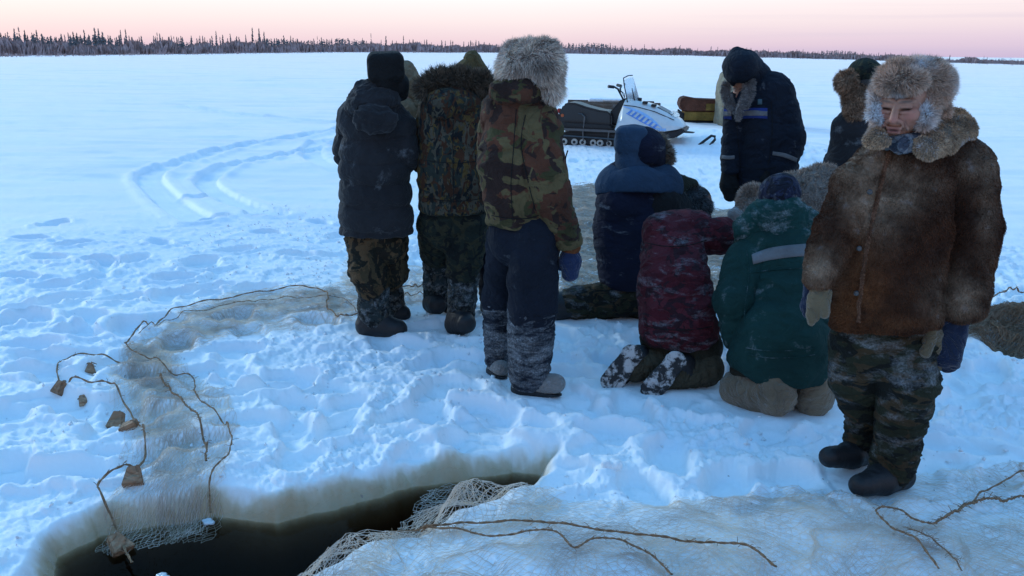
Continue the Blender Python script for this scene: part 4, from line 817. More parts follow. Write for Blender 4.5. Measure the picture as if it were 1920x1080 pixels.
p.part('trousers', M_oltr, [('c', (1420, 700, .1, 50), (1500, 700, .1, 54), .8)], h=.010, k=.02, amp=.006, limb=True)
o_ = p.part('felt_boot', M_khaki, [('c', (1384, 728, .10, 34), (1420, 736, .03, 38)), ('c', (1418, 736, .03, 34), (1440, 738, -.02, 36)), ('e', (1454, 737, -.07), (38, 24, 44), (14, 0, 0))], h=.007, k=.02, amp=.008, fa=16, fc=7, seed=66, limb=True)
o_ = p.part('felt_boot', M_khaki, [('c', (1500, 715, .12, 34), (1525, 740, .0, 36)), ('e', (1528, 738, -.03), (33, 26, 53), (-4, 0, 0))], h=.007, k=.02, amp=.007, fa=16, fc=7, seed=67, limb=True)
p.body((1462, 378, .46), yaw=0, pitch=-40)
# ================================================================ beige fur coat, bent behind green
p = Person('person bent double in beige fur coat behind the green jacket', 1500, 560, 5.0)
p.furpart('fur_coat', [('c', (1420, 400, .0, 36), (1480, 372, .05, 40)), ('c', (1480, 372, .05, 42), (1540, 360, .1, 46)), ('c', (1540, 360, .1, 46), (1590, 400, .15, 50)), ('c', (1520, 380, .0, 40), (1540, 470, .0, 44)), ('c', (1430, 410, .0, 26), (1392, 404, -.05, 14))], (.17, .14, .12),
    [dict(n=26000, length=.028, width=.0028, comb=(.2, 0, -.5), cw=.5, messy=.35, col=(.38, .30, .245), seed=4)], h=.010, k=.03, amp=.008)
p.part('trousers', M_oltr, [('c', (1560, 440, .1, 40), (1560, 520, .1, 34)), ('c', (1500, 440, .1, 40), (1495, 520, .1, 34))], h=.012, k=.02, amp=.006, limb=True)
for xx in (1560, 1495): boot(p, M_black, M_rub, [(xx, 515, .1, 28), (xx, 545, .1, 24)], (xx, 560, .1, 20), (xx-10, 566, -.05, 18), 20, 19)
p.part('mitten', M_felt, [('c', (1396, 408, -.06, 12), (1376, 402, -.06, 11)), ('c', (1384, 400, -.06, 6), (1378, 392, -.04, 5))], h=.006, k=.01, amp=.003)
p.furpart('fur_hat', [('e', (1412, 376, .06), (26, 30, 28)), ], (.17, .14, .12), [dict(n=7000, length=.028, width=.0028, comb=(0, 0, -.5), cw=.4, messy=.35, col=(.40, .31, .25), seed=7)], h=.010, k=.02)
p.body((1414, 384, .08), yaw=60, pitch=-60)
# ================================================================ navy parka facing left
p = Person('person standing in navy parka with pointed hood and blue striped chest, looking down', 1430, 545, 6.1)
p.part('jacket', M_navy, [('c', (1440, 182, .0, 46), (1436, 260, 0, 58), .78), ('c', (1436, 260, 0, 60), (1434, 362, 0, 58), .8), ('c', (1404, 182, .0, 26), (1452, 182, .02, 36)), ('c', (1466, 208, -.03, 30), (1474, 262, -.08, 31)), ('c', (1476, 262, -.08, 32), (1462, 312, -.12, 28)),
    ('c', (1382, 195, .04, 22), (1376, 262, .0, 20)), ('c', (1376, 262, .0, 20), (1370, 312, -.03, 17)), ('cut', (1436, 378, 0), (0, 0, -1))], h=.0085, k=.016, amp=.011, fa=10, fc=5, seed=73, limb=True)
V, Q = p.last
band('chest_band', V, Q, [[(1392, 203), (1412, 202), (1439, 203)], [(1392, 222), (1412, 222), (1439, 223)]], M_royal, p.root, p.o)
band('reflective_band', V, Q, [[(1392, 208), (1412, 207), (1439, 209)], [(1392, 217), (1412, 217), (1439, 218)]], M_refl, p.root, p.o, lift=.009)
band('chest_band', V, Q, [[(1358, 204), (1372, 205)], [(1358, 223), (1372, 224)]], M_royal, p.root, p.o)
band('reflective_band', V, Q, [[(1358, 209), (1372, 210)], [(1358, 218), (1372, 218)]], M_refl, p.root, p.o, lift=.009)
band('sleeve_band', V, Q, [[(1449, 284), (1470, 287), (1494, 296)], [(1448, 291), (1470, 295), (1492, 304)]], M_refl, p.root, p.o)
band('sleeve_band', V, Q, [[(1354, 291), (1366, 292), (1377, 291)], [(1354, 298), (1366, 299), (1377, 298)]], M_refl, p.root, p.o)
seams(p, (V, Q), [[(1384, 180), (1382, 240), (1388, 300), (1392, 370)], [(1380, 310), (1410, 316), (1440, 316), (1455, 313)], [(1446, 190), (1448, 230), (1446, 275), (1440, 310)]])
M_pat = plain('pale_patch', (.05, .10, .12)); band('badge', V, Q, [[(1421, 186), (1429, 186)], [(1421, 196), (1429, 196)]], M_pat, p.root, p.o)
p.part('hood', M_navy, [('e', (1388, 126, -.05), (33, 40, 30), (0, 0, 0)), ('c', (1382, 104, .0, 16), (1392, 128, .01, 34)), ('c', (1392, 128, .01, 35), (1414, 150, .06, 32)), ('c', (1414, 150, .06, 32), (1430, 168, .05, 24)), ('-e', (1380, 180, -.12), (26, 50, 26), (-10, 0, 0))], h=.0065, k=.02, amp=.005, fa=7, fc=8, seed=74)
p.furpart('hood_lining', [('c', (1406, 152, -.08, 8), (1402, 178, -.12, 7)), ('c', (1402, 178, -.12, 7), (1388, 200, -.17, 6)), ('c', (1388, 200, -.17, 6), (1384, 222, -.18, 5)), ('c', (1360, 158, .0, 5), (1362, 180, -.03, 6)), ('c', (1364, 184, -.06, 6), (1374, 206, -.13, 6)), ('c', (1404, 172, -.1, 8), (1397, 196, -.14, 7))], (.14, .13, .13),
    [dict(n=9000, length=.022, width=.0022, comb=(0, 0, -.6), cw=.5, messy=.4, col=(.26, .24, .235), var=.4, seed=4)], h=.006, k=.012)
p.part('mitten', M_black, [('c', (1367, 326, -.03, 14), (1366, 348, -.03, 16), .7), ('c', (1366, 348, -.03, 16), (1369, 366, -.03, 12), .7), ('c', (1373, 334, -.05, 7), (1380, 350, -.07, 6))], h=.0065, k=.012, amp=.003)
p.part('mitten', M_black, [('c', (1456, 318, -.13, 18), (1446, 335, -.14, 19), .7), ('c', (1446, 335, -.14, 17), (1442, 350, -.14, 13), .7), ('c', (1440, 322, -.16, 8), (1432, 336, -.17, 7))], h=.0065, k=.012, amp=.003)
p.part('trousers', M_navyt, [('c', (1434, 370, 0, 54), (1434, 390, 0, 54), .8), ('c', (1408, 392, 0, 28), (1405, 500, 0, 24)), ('c', (1460, 392, 0, 28), (1462, 500, 0, 24))], h=.010, k=.02, amp=.010, limb=True)
for xx in (1405, 1462): boot(p, M_black, M_rub, [(xx, 495, 0, 22), (xx, 520, 0, 20)], (xx, 533, 0, 18), (xx-16, 535, -.08, 16), 20, 18)
p.body((1397, 162, .015), yaw=148, pitch=-22, tilt=0, face=True, hh=.0045, sc_=.95)
# ================================================================ dark coat, tan fur flap hat, behind the old man
p = Person('person in dark coat and brown fur hat, half hidden behind the old man', 1610, 560, 5.6)
p.part('coat', M_char, [('c', (1608, 240, .0, 40), (1606, 320, 0, 58), .8), ('c', (1606, 320, 0, 58), (1608, 420, 0, 60), .8), ('c', (1582, 240, 0, 20), (1640, 232, .03, 38)), ('c', (1580, 256, .0, 20), (1570, 320, -.03, 22)), ('c', (1650, 250, 0, 30), (1660, 330, 0, 28)), ('cut', (1606, 430, 0), (0, 0, -1))], h=.009, k=.03, amp=.010, fa=9, fc=5, seed=83, limb=True)
p.part('hat_crown', M_camBt, [('e', (1622, 138, .02), (32, 34, 28), (-12, 0, 0)), ('e', (1632, 160, .04), (26, 30, 30))], h=.0075, k=.02, amp=.003, seed=84)
p.furpart('fur_hat_flap', [('e', (1586, 152, -.03), (18, 22, 18)), ('c', (1592, 160, -.02, 18), (1612, 185, -.04, 22)), ('c', (1612, 180, -.04, 22), (1620, 215, -.03, 18)), ('c', (1596, 195, -.06, 14), (1604, 212, -.06, 16)), ('c', (1618, 215, -.03, 16), (1632, 240, -.02, 12))], (.15, .10, .07),
    [dict(n=15000, length=.030, width=.0026, comb=(0, 0, -.7), cw=.5, messy=.35, col=(.32, .20, .13), var=.35, seed=4, tipdark=1.15)], h=.008, k=.02)
p.part('trousers', M_black, [('c', (1590, 430, 0, 28), (1590, 540, 0, 24)), ('c', (1630, 430, 0, 28), (1630, 540, 0, 24))], h=.012, k=.01, amp=.006, limb=True)
for xx in (1590, 1630): boot(p, M_black, M_rub, [(xx, 530, 0, 22), (xx, 545, 0, 20)], (xx, 565, 0, 18), (xx-6, 568, -.1, 16), 20, 18)
p.body((1614, 168, .0), yaw=70, pitch=-20)
# ================================================================ old man in the brown fur coat, foreground right
p = Person('old man in brown fur coat and frosted fur flap hat, nearest on the right', 1660, 925, GY(1650, 920))
def coatcol(P_, base, rg):
    s_, d_ = proj(P_); x, y = s_[:, 0], s_[:, 1]
    tan = np.exp(-((x-1640)/55)**2-((y-360)/75)**2)*1.0+np.exp(-((x-1700)/60)**2-((y-350)/40)**2)*.55+np.exp(-((x-1840)/45)**2-((y-310)/40)**2)*.5+np.exp(-((x-1600)/45)**2-((y-300)/30)**2)*.5
    tan += .9*np.exp(-((x-1535)/40)**2-((y-505)/40)**2)+.7*np.exp(-((x-1800)/60)**2-((y-560)/50)**2)+.35*np.exp(-((x-1850)/20)**2-((y-400)/90)**2)
    rust = np.exp(-((x-1600)/60)**2-((y-570)/60)**2)*.9+np.exp(-((x-1690)/80)**2-((y-610)/14)**2)*.6+.5*np.exp(-((x-1620)/30)**2-((y-480)/120)**2)
    n_ = fbm(P_*11, 3, 5); n2 = fbm(P_*30, 2, 9); t = np.clip(tan*(.85+.7*n_+.2*n2)*.8, 0, 1)[:, None]; r_ = np.clip(rust*(.8+.8*n_), 0, 1)[:, None]
    c = base*.85*(.9+.45*n_[:, None].clip(-.6, .8)); c = c*(1-r_)+np.array((.21, .078, .03))*r_*(1+.2*rg.normal(size=(len(P_), 1))); c = c*(1-t)+np.array((.40, .27, .18))*t*(1+.15*rg.normal(size=(len(P_), 1)))
    wf = sst(n2+.6*n_, .5, .95)[:, None]*.12*(tan[:, None] > .25); return np.clip(c*(1-wf)+np.array((.6, .62, .66))*wf, .004, .9)
def vcol(V, base): 
    rg = np.random.default_rng(1); return coatcol(V, np.tile(base, (len(V), 1)).astype(float), rg)*.75
S = p.fill(Sdf(), [('c', (1705, 320, .0, 72), (1672, 430, -.01, 94), .74), ('c', (1672, 430, -.01, 94), (1655, 640, -.03, 92), .76), ('c', (1640, 318, .02, 42), (1800, 312, .05, 50)), ('c', (1640, 300, .04, 30), (1760, 280, .08, 50)),
    ('c', (1612, 345, .01, 43), (1570, 435, -.03, 37)), ('c', (1570, 435, -.03, 37), (1534, 520, -.10, 27)), ('c', (1802, 330, .04, 54), (1816, 430, .0, 52)), ('c', (1816, 430, .0, 52), (1802, 560, -.07, 43)), ('cut', (1655, 618, -.12), (.14, -.05, -1))])
p.limbs += [q for q in S.p if q[0] == 'c']
V, Q = S.mesh(.0075, .03); V = foldit(S, V, Q, .013, 8, 4.5, 91); V = V+vnormals(V, Q)*(pn(V*16, 3)*.004)[:, None]
Ws = [V]; quads = [Q]; tris = []; cols = [vcol(V, (.055, .020, .010))]; off = len(V)
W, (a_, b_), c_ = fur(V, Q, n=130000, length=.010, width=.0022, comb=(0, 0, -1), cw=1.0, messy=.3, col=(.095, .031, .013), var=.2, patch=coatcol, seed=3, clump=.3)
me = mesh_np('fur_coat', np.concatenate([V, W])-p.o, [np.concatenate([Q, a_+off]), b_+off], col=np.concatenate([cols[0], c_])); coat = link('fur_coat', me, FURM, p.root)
Vc, Qc = V, Q
w_, e_ = line_on(V, [(1668, 285), (1655, 330), (1641, 390), (1628, 450), (1617, 520), (1612, 565), (1610, 604)], .0045, 'front_edge', None)
furmesh('front_edge', w_, e_, (.13, .06, .035), p.root, p.o, [dict(n=7000, length=.009, width=.002, comb=(0, 0, -.8), cw=.7, messy=.4, col=(.20, .10, .06), seed=3)])
M_btn = plain('dark_button', (.05, .045, .045), .3, spec=.6)
for (x, y) in [(1663, 278), (1631, 360), (1611, 466), (1606, 550)]:
    q_, k = pick(V, x, y, 6); q_ = np.array([0, 0, CH])+ray(x, y)/(ray(x, y)@FWD)*(depth(q_)-.014); s_ = Sdf(); s_.e(q_, (.0105, .005, .0105), p.M0); v_, f_ = s_.mesh(.002, .002); link('button', mesh_np('button', v_-p.o, f_), M_btn, p.root)
def tanfrost(P_, base, rg):
    f = sst(fbm(P_*14, 3, 7)+.25*rg.normal(size=len(P_)), .35, .7)[:, None]*.6; return base*(1-f)+np.array((.62, .66, .72))*f
p.furpart('collar', [('c', (1790, 222, .10, 20), (1808, 246, .02, 20), .7), ('c', (1800, 240, .03, 22), (1768, 268, -.07, 22), .6), ('c', (1768, 268, -.07, 22), (1738, 280, -.15, 17), .6), ('c', (1725, 268, -.14, 12), (1742, 288, -.165, 10), .6), ('c', (1772, 236, .04, 22), (1735, 262, -.10, 16), .6),
    ('c', (1646, 244, .0, 14), (1642, 258, -.09, 16), .7), ('c', (1634, 262, -.10, 13), (1658, 264, -.14, 11), .6)], (.16, .12, .09),
    [dict(n=26000, length=.012, width=.002, comb=(0, 0, -1), cw=.6, messy=.5, col=(.46, .31, .20), var=.25, patch=tanfrost, seed=4)], h=.006, k=.014, amp=.004)
p.part('scarf', M_scarf, [('c', (1664, 262, -.06, 13), (1690, 272, -.12, 14)), ('c', (1690, 272, -.12, 14), (1730, 264, -.06, 15)), ('c', (1666, 256, -.07, 7), (1690, 263, -.125, 6)), ('c', (1690, 263, -.125, 6), (1722, 258, -.08, 8))], h=.0055, k=.012, amp=.008, fa=26, fc=9, seed=92)
def frosty(P_, base, rg):
    s_, d_ = proj(P_); x, y = s_[:, 0], s_[:, 1]
    f = 1.6*np.exp(-((x-1730)/15)**2-((y-218)/28)**2)+1.4*np.exp(-((x-1643)/15)**2-((y-212)/32)**2)+.75*np.exp(-((x-1728)/22)**2-((y-124)/12)**2)+.7*np.exp(-((x-1688)/38)**2-((y-101)/6)**2)+.45*np.exp(-((x-1790)/12)**2-((y-170)/40)**2)+.35*np.exp(-((x-1690)/40)**2-((y-176)/7)**2)
    f = np.clip(f*(.8+1.2*fbm(P_*30, 2, 3))+.08*rg.normal(size=len(f)), 0, 1)[:, None]; dk = sst(fbm(P_*12, 3, 8), .25, .6)[:, None]*.45
    return base*(1-dk)*(1-f)+np.array((.86, .88, .92))*f
p.furpart('fur_hat', [('e', (1710, 156, .02), (60, 60, 36), (0, 0, 0)), ('e', (1688, 154, -.10), (42, 24, 20), (6, 0, 0)), ('e', (1756, 166, -.01), (22, 46, 36), (-6, 0, 0)), ('c', (1672, 140, -.06, 18), (1742, 136, -.04, 20)), ('c', (1648, 172, -.04, 11), (1640, 214, -.06, 9)), ('c', (1640, 214, -.06, 9), (1645, 228, -.07, 8)),
    ('c', (1742, 180, -.05, 18), (1736, 215, -.09, 14)), ('c', (1736, 215, -.09, 14), (1732, 232, -.10, 9)), ('c', (1758, 204, .02, 18), (1752, 224, .02, 13)), ('-e', (1685, 216, -.16), (35, 64, 42), (0, 0, 0))], (.20, .15, .12),
    [dict(n=60000, length=.026, width=.0017, comb=(0, 0, -.4), cw=.35, messy=.5, col=(.60, .40, .29), var=.28, patch=frosty, seed=4, tipdark=1.1), dict(n=14000, length=.034, width=.0015, comb=(0, 0, -.2), cw=.2, messy=.6, col=(.64, .45, .34), patch=frosty, seed=5)], h=.006, k=.014, amp=.006)
p.body((1691, 192, -.05), yaw=171, pitch=-9, tilt=0, face=True, sc_=1.03, hh=.0026)
p.part('trousers', M_camD, [('c', (1655, 618, .02, 78), (1655, 640, .02, 78), .72), ('c', (1608, 640, .06, 48), (1604, 700, .08, 42)), ('c', (1604, 700, .08, 42), (1620, 780, .14, 30)), ('c', (1620, 780, .14, 30), (1616, 800, .17, 29)),
    ('c', (1702, 640, .0, 52), (1702, 715, -.03, 49)), ('c', (1702, 715, -.03, 49), (1692, 768, -.02, 44)), ('cut', (1690, 800, .05), (-.12, -.05, -1))], h=.0075, k=.03, amp=.015, fa=13, fc=4.5, seed=93, limb=True)
b1 = p.part('boot', M_rub, [('c', (1622, 850, .19, 22), (1596, 856, .13, 21)), ('c', (1596, 856, .13, 21), (1556, 857, .09, 19)), ('c', (1618, 836, .19, 25), (1590, 848, .14, 19)), ('cut', (1600, 870, .15), (0, 0, -1))], h=.006, k=.02, amp=.003, seed=94)
p.part('boot_shaft', M_camD, [('c', (1618, 785, .17, 30), (1616, 822, .18, 27)), ('c', (1616, 822, .18, 27), (1616, 842, .19, 26))], h=.007, k=.02, amp=.012, fa=24, fc=7, seed=95, parent=b1, limb=True)
b2 = p.part('boot', M_rub, [('c', (1690, 893, .01, 24), (1655, 902, -.05, 24)), ('c', (1655, 902, -.05, 24), (1614, 910, -.09, 21)), ('c', (1676, 882, .0, 28), (1640, 896, -.05, 21)), ('cut', (1650, 922, -.04), (0, 0, -1))], h=.006, k=.02, amp=.003, seed=96)
p.part('boot_shaft', M_camD, [('c', (1692, 775, -.01, 43), (1680, 840, .0, 38)), ('c', (1680, 840, .0, 38), (1671, 880, .0, 34))], h=.007, k=.02, amp=.014, fa=22, fc=6, seed=97, parent=b2, limb=True)
# mittens: navy backs, beige palms and thumbs
m1 = p.part('mitten', M_mbeige, [('c', (1541, 530, -.10, 15), (1534, 560, -.12, 18), .6), ('c', (1534, 560, -.12, 18), (1524, 592, -.13, 12), .6), ('c', (1524, 590, -.13, 9), (1521, 606, -.13, 5), .6), ('c', (1550, 548, -.13, 9), (1546, 588, -.15, 8))], h=.005, k=.008, amp=.004, fa=20, fc=12, seed=98)
p.part('mitten_back', M_mnavy, [('c', (1526, 530, -.075, 17), (1518, 575, -.09, 15), .5), ('c', (1518, 575, -.09, 15), (1514, 588, -.09, 9), .5)], h=.005, k=.01, amp=.004, parent=m1)
m2 = p.part('mitten', M_mbeige, [('c', (1748, 588, -.06, 12), (1752, 625, -.07, 14), .8), ('c', (1752, 625, -.07, 13), (1760, 685, -.06, 10), .7), ('c', (1748, 622, -.09, 11), (1734, 660, -.12, 10))], h=.005, k=.010, amp=.004, fa=20, fc=12, seed=99)
p.part('mitten_back', M_mnavy, [('b', (1783, 636, -.075), (24, 12, 54), 10, (-4, 0, 0)), ('c', (1783, 600, -.075, 22), (1778, 680, -.075, 18), .5)], h=.005, k=.012, amp=.005, fa=14, fc=9, seed=100, parent=m2)
# ---------------------------------------------------------------- nets, ropes, floats
M_net = plain('net_twine', (.72, .66, .47), .6, spec=.3, var=.25); M_netw = plain('pale_net_twine', (.78, .72, .56), .55, spec=.3, var=.2)
def twine(name, col):
    m, n, l, b = new_mat(name); t = n.new('ShaderNodeTexCoord'); x = nnoise(n, l, t.outputs['Object'], 5, 3); c = nmix(n, l, nmap(n, l, x.outputs[0], .3, .7), [v*.8 for v in col], [min(.95, v*1.12) for v in col]); l.new(c, b.inputs['Base Color']); b.inputs['Roughness'].default_value = .55
    tr = n.new('ShaderNodeBsdfTranslucent'); l.new(c, tr.inputs[0]); ms = n.new('ShaderNodeMixShader'); ms.inputs[0].default_value = .5; l.new(b.outputs[0], ms.inputs[1]); l.new(tr.outputs[0], ms.inputs[2]); l.new(ms.outputs[0], n['Material Output'].inputs[0]); return m
M_net = twine('net_twine', (.89, .77, .67)); M_netw = twine('pale_net_twine', (.74, .64, .54))
M_netb = plain('brown_net_twine', (.26, .17, .11), .7, spec=.2, var=.3)
M_rope = plain('brown_rope', (.36, .22, .13), .85, spec=.15, bump=.8, bs=400, var=.45)
M_float = cloth('weathered_wood', [(.34, .19, .11), (.42, .25, .15)], scale=5, stretch=(1, 1, 6), dist=.4, frost=.25, fscale=22, rough=.7, weave=90, bump=.5)
def net_area(poly_px, cell=.046, layers=2, ang=0., asp=.6, warp=.08, wf=2.5, fold=0.007, ff=7., r=0.00080, seed=0, edge=.06, hf=None, cut=None, zoff=.004, loose=0.):
    poly = np.array([G(x, y)[:2] for x, y in poly_px]); lo, hi = poly.min(0)-.2, poly.max(0)+.2; c = (lo+hi)/2; Rr = np.linalg.norm(hi-lo)/2
    Vs, Es, off = [], [], 0
    for k in range(layers):
        a = ang+(k-(layers-1)/2)*.22; du, dv = cell*.5, cell*asp*.5; nu, nv = int(Rr/du)+2, int(Rr/dv)+2
        I, J = np.meshgrid(np.arange(-nu, nu+1), np.arange(-nv, nv+1), indexing='ij'); ok = ((I+J) % 2 == 0)
        u = I*du; v = J*dv; X = c[0]+u*math.cos(a)-v*math.sin(a); Y = c[1]+u*math.sin(a)+v*math.cos(a)
        P0 = np.c_[X.ravel(), Y.ravel(), np.zeros(X.size)]
        P = P0.copy(); P[:, 0] += warp*fbm(P0*wf, 3, seed+k*5)*1.4+.004*pn(P0*40, seed+31+k); P[:, 1] += warp*fbm(P0*wf, 3, seed+k*5+2)*1.4+.004*pn(P0*40, seed+33+k)
        bb = (P[:, 0] > lo[0]) & (P[:, 0] < hi[0]) & (P[:, 1] > lo[1]) & (P[:, 1] < hi[1]) & ok.ravel()
        ins = np.zeros(len(P), bool); d = sdpoly(P[bb][:, :2], poly)+fbm(P[bb]*4, 2, seed+50+k)*edge; ins[bb] = d < -.01*k
        if cut is not None: ins &= cut(P)
        idx = -np.ones(len(P), int); idx[ins] = np.arange(ins.sum()); Pi = P[ins]
        z = np.maximum(H(Pi), WZ-.01)+zoff+.003*k+fold*np.abs(fbm(Pi*ff, 3, seed+60+k, ridge=True)).clip(0, 1.2)*.9+loose*np.maximum(pn(Pi*22, seed+80+k), 0)
        if hf is not None: z = z+hf(Pi)
        Pi[:, 2] = z; W = J.shape[1]; ids = idx.reshape(I.shape); E = []
        for s_ in (1, -1):
            A = ids[:-1, :] if True else None; B = np.roll(ids, -s_, 1)[1:, :]; jj = J[:-1, :]+s_; m = (A >= 0) & (B >= 0) & (np.abs(jj) <= nv); E.append(np.c_[A[m], B[m]])
        E = np.vstack(E); Vs.append(Pi); Es.append(E+off); off += len(Pi)
    V = np.vstack(Vs); E = np.vstack(Es); ln = np.linalg.norm(V[E[:, 0]]-V[E[:, 1]], axis=1); E = E[ln < cell*3.2]
    A, B = V[E[:, 0]], V[E[:, 1]]; mid = (A+B)/2; mid[:, 2] -= .12*np.linalg.norm(A-B, axis=1)*0; mid += np.random.default_rng(seed).normal(size=mid.shape)*[.0022, .0022, .001]
    def prism(A, B):
        t = B-A; t /= np.linalg.norm(t, axis=1)[:, None]+1e-9; s_ = np.cross(t, [0, 0, 1.]); s_ /= np.linalg.norm(s_, axis=1)[:, None]+1e-9; n_ = np.cross(s_, t)
        o = [s_*r, -s_*.5*r+n_*.87*r, -s_*.5*r-n_*.87*r]; return np.stack([A+q for q in o]+[B+q for q in o], 1)
    PV = np.concatenate([prism(A, mid), prism(mid, B)]); i = np.arange(len(PV))[:, None]*6; Fq = np.concatenate([i+[0, 1, 4, 3], i+[1, 2, 5, 4], i+[2, 0, 3, 5]])
    return PV.reshape(-1, 3), Fq
def netmesh(name, areas, mat, root, label=None):
    Vs, Fs, off = [], [], 0
    for a in areas:
        v, f = net_area(**a); Vs.append(v); Fs.append(f+off); off += len(v)
    o = np.array(root.location); return link(name, mesh_np(name, np.vstack(Vs)-o, np.vstack(Fs), smooth=False), mat, root)
def rope(pts, r, root, seed=0, n=120, lift=.030, hairs=30, mat=None, lumps=.02, name='rope'):
    rg = np.random.default_rng(seed); g = spline([G(x, y)[:2] for x, y in pts], n); g += np.c_[pn(np.c_[g*9, g[:, :1]], seed), pn(np.c_[g*9, g[:, :1]], seed+2)]*.012
    P = np.c_[g, np.maximum(H(g), WZ)+lift+lumps*np.maximum(pn(np.c_[g*5, g[:, :1]], seed+4), 0)]; 
    for _ in range(2): P[1:-1, 2] = .5*P[1:-1, 2]+.25*(P[:-2, 2]+P[2:, 2])
    ph = np.arange(n)*.9; off = np.c_[np.cos(ph), np.zeros(n), np.sin(ph)]*r*.45
    r = r*.8; paths = [P+off, P-off]; rad = [r*.7*(1+.25*rg.normal(size=n)).clip(.5, 1.6), r*.7]
    for k in range(hairs):
        i = rg.integers(2, n-2); d = rg.normal(size=3)*[1, 1, .6]; d /= np.linalg.norm(d); d[2] = abs(d[2]); L_ = rg.uniform(.01, .035); paths.append(np.array([P[i], P[i]+d*L_*.6, P[i]+d*L_+[0, 0, -.005]])); rad.append(r*.25)
    v, f = tubes(paths, rad, 5); return link(name, mesh_np(name, v-np.array(root.location), f), mat or M_rope, root)
# --- the net that runs from the boots down into the hole on the left
c0 = G(320, 760)
n1 = empty('fishing_net', (c0[0], c0[1], 0), 'pale fishing net with wooden floats curving over snow into the water at left', 'fishing net')
netmesh('netting', [
    dict(poly_px=[(680,515),(610,545),(520,540),(420,552),(330,585),(255,640),(235,668),(300,690),(380,655),(460,625),(600,622),(665,612)], cell=.046, layers=2, ang=.3, warp=.10, fold=0.013, seed=1, r=0.00073, edge=.05),
    dict(poly_px=[(640,545),(560,552),(420,565),(330,600),(270,660),(330,668),(420,620),(560,590),(650,590)], cell=.03, layers=2, ang=.15, warp=.08, fold=0.018, seed=8, r=0.00073, edge=.03),
    dict(poly_px=[(740,500),(650,480),(640,520),(655,600),(700,600),(900,560),(960,540),(940,500),(850,490)], cell=.046, layers=2, ang=.1, warp=.08, fold=0.036, ff=5, seed=2, r=0.00080, edge=.05),
    dict(poly_px=[(225,640),(200,700),(225,800),(240,900),(170,990),(190,1012),(250,1000),(400,965),(425,880),(455,800),(430,730),(360,690),(300,655)], cell=.048, layers=2, ang=1.45, asp=.4, warp=.07, fold=0.011, seed=3, r=0.00073, edge=.05),
    dict(poly_px=[(240,650),(235,720),(265,800),(285,880),(300,975),(380,965),(385,880),(360,790),(330,715),(310,665)], cell=.046, layers=2, ang=1.55, asp=.33, warp=.06, fold=0.016, seed=4, r=0.00080, edge=.03),
    dict(poly_px=[(235,640),(225,675),(250,730),(320,740),(330,690),(290,650)], cell=.03, layers=2, ang=.9, asp=.7, warp=.10, fold=0.022, ff=9, seed=5, r=0.00095, edge=.02),
], M_net, n1)
R1 = [([(672,606),(640,608),(615,590),(611,560),(560,548),(480,554),(400,570),(320,592),(265,628),(238,655)], .0055), ([(668,598),(640,570),(560,568),(480,570),(430,582),(360,592),(310,605),(262,640)], .003),
      ([(238,655),(262,675),(300,690),(330,706),(362,708),(366,745),(385,770),(420,800),(436,840),(430,880),(400,905),(392,935)], .0045), ([(290,705),(315,735),(345,770),(372,800),(386,840),(388,885)], .006),
      ([(225,678),(190,668),(150,664),(115,672),(107,700),(130,728),(165,732),(205,732),(222,742),(250,780),(270,815),(273,850),(255,888),(225,902),(188,922),(190,938),(215,965),(232,1000),(243,1025)], .0055),
      ([(735,548),(780,543),(830,540)], .005), ([(738,570),(790,560),(840,556),(905,545)], .004)]
for k, (pts, r) in enumerate(R1): rope(pts, r, n1, seed=k+3, hairs=46)
def wfloat(px, py, size, ang, lean, seed, root=n1, hh=.035, frac=(.55, 1.0)):
    """trapezoid wooden float, bevelled, with a knot of cord"""
    import bmesh
    bm = bmesh.new(); w0, w1 = size*frac[0]*.5, size*.5; t_ = .016; h_ = size*.95
    vs = [bm.verts.new(v) for v in [(-w0, -t_, h_), (w0, -t_, h_), (w1, -t_, 0), (-w1*.95, -t_, .004), (-w0, t_, h_), (w0, t_, h_*.98), (w1, t_, 0), (-w1*.95, t_, 0)]]
    for f in [(0, 1, 2, 3), (7, 6, 5, 4), (4, 5, 1, 0), (5, 6, 2, 1), (6, 7, 3, 2), (7, 4, 0, 3)]: bm.faces.new([vs[i] for i in f])
    bmesh.ops.recalc_face_normals(bm, faces=bm.faces); bmesh.ops.bevel(bm, geom=bm.edges[:], offset=.003, segments=2, affect='EDGES')
    M = Matrix.Rotation(R(ang), 4, 'Z') @ Matrix.Rotation(R(-lean), 4, 'X'); g = G(px, py); z = max(HZ(g), WZ); loc = Vector((g[0], g[1], z+hh*.2))
    bm.transform(Matrix.Translation(loc-root.location) @ M); me = bpy.data.meshes.new('wooden_float'); bm.to_mesh(me); bm.free(); o = link('wooden_float', me, M_float, root)
    top = np.array(loc)+np.array(M.to_3x3() @ Vector((0, 0, h_*.9))); rg = np.random.default_rng(seed); pa = []
    for q in range(4): a = rg.uniform(0, 6.3); pa.append(spline([top+rg.normal(size=3)*.008, top+[.008*math.cos(a), .008*math.sin(a), .008], top+[.02*math.cos(a), .02*math.sin(a), .004], top+rg.normal(size=3)*.014], 9))
    v, f = tubes(pa, .0022, 5); link('cord_knot', mesh_np('cord_knot', v-np.array(root.location), f), M_rope, o)
wfloat(212, 786, .088, -8, 42, 1); wfloat(168, 692, .060, 10, 35, 2, frac=(.3, 1)); wfloat(104, 738, .075, -30, 40, 3); wfloat(158, 748, .055, 40, 55, 4)
wfloat(229, 815, .078, -80, 70, 5, frac=(.62, 1)); wfloat(250, 922, .085, 14, 52, 6); wfloat(228, 995, .085, 55, 60, 7, frac=(.5, 1))
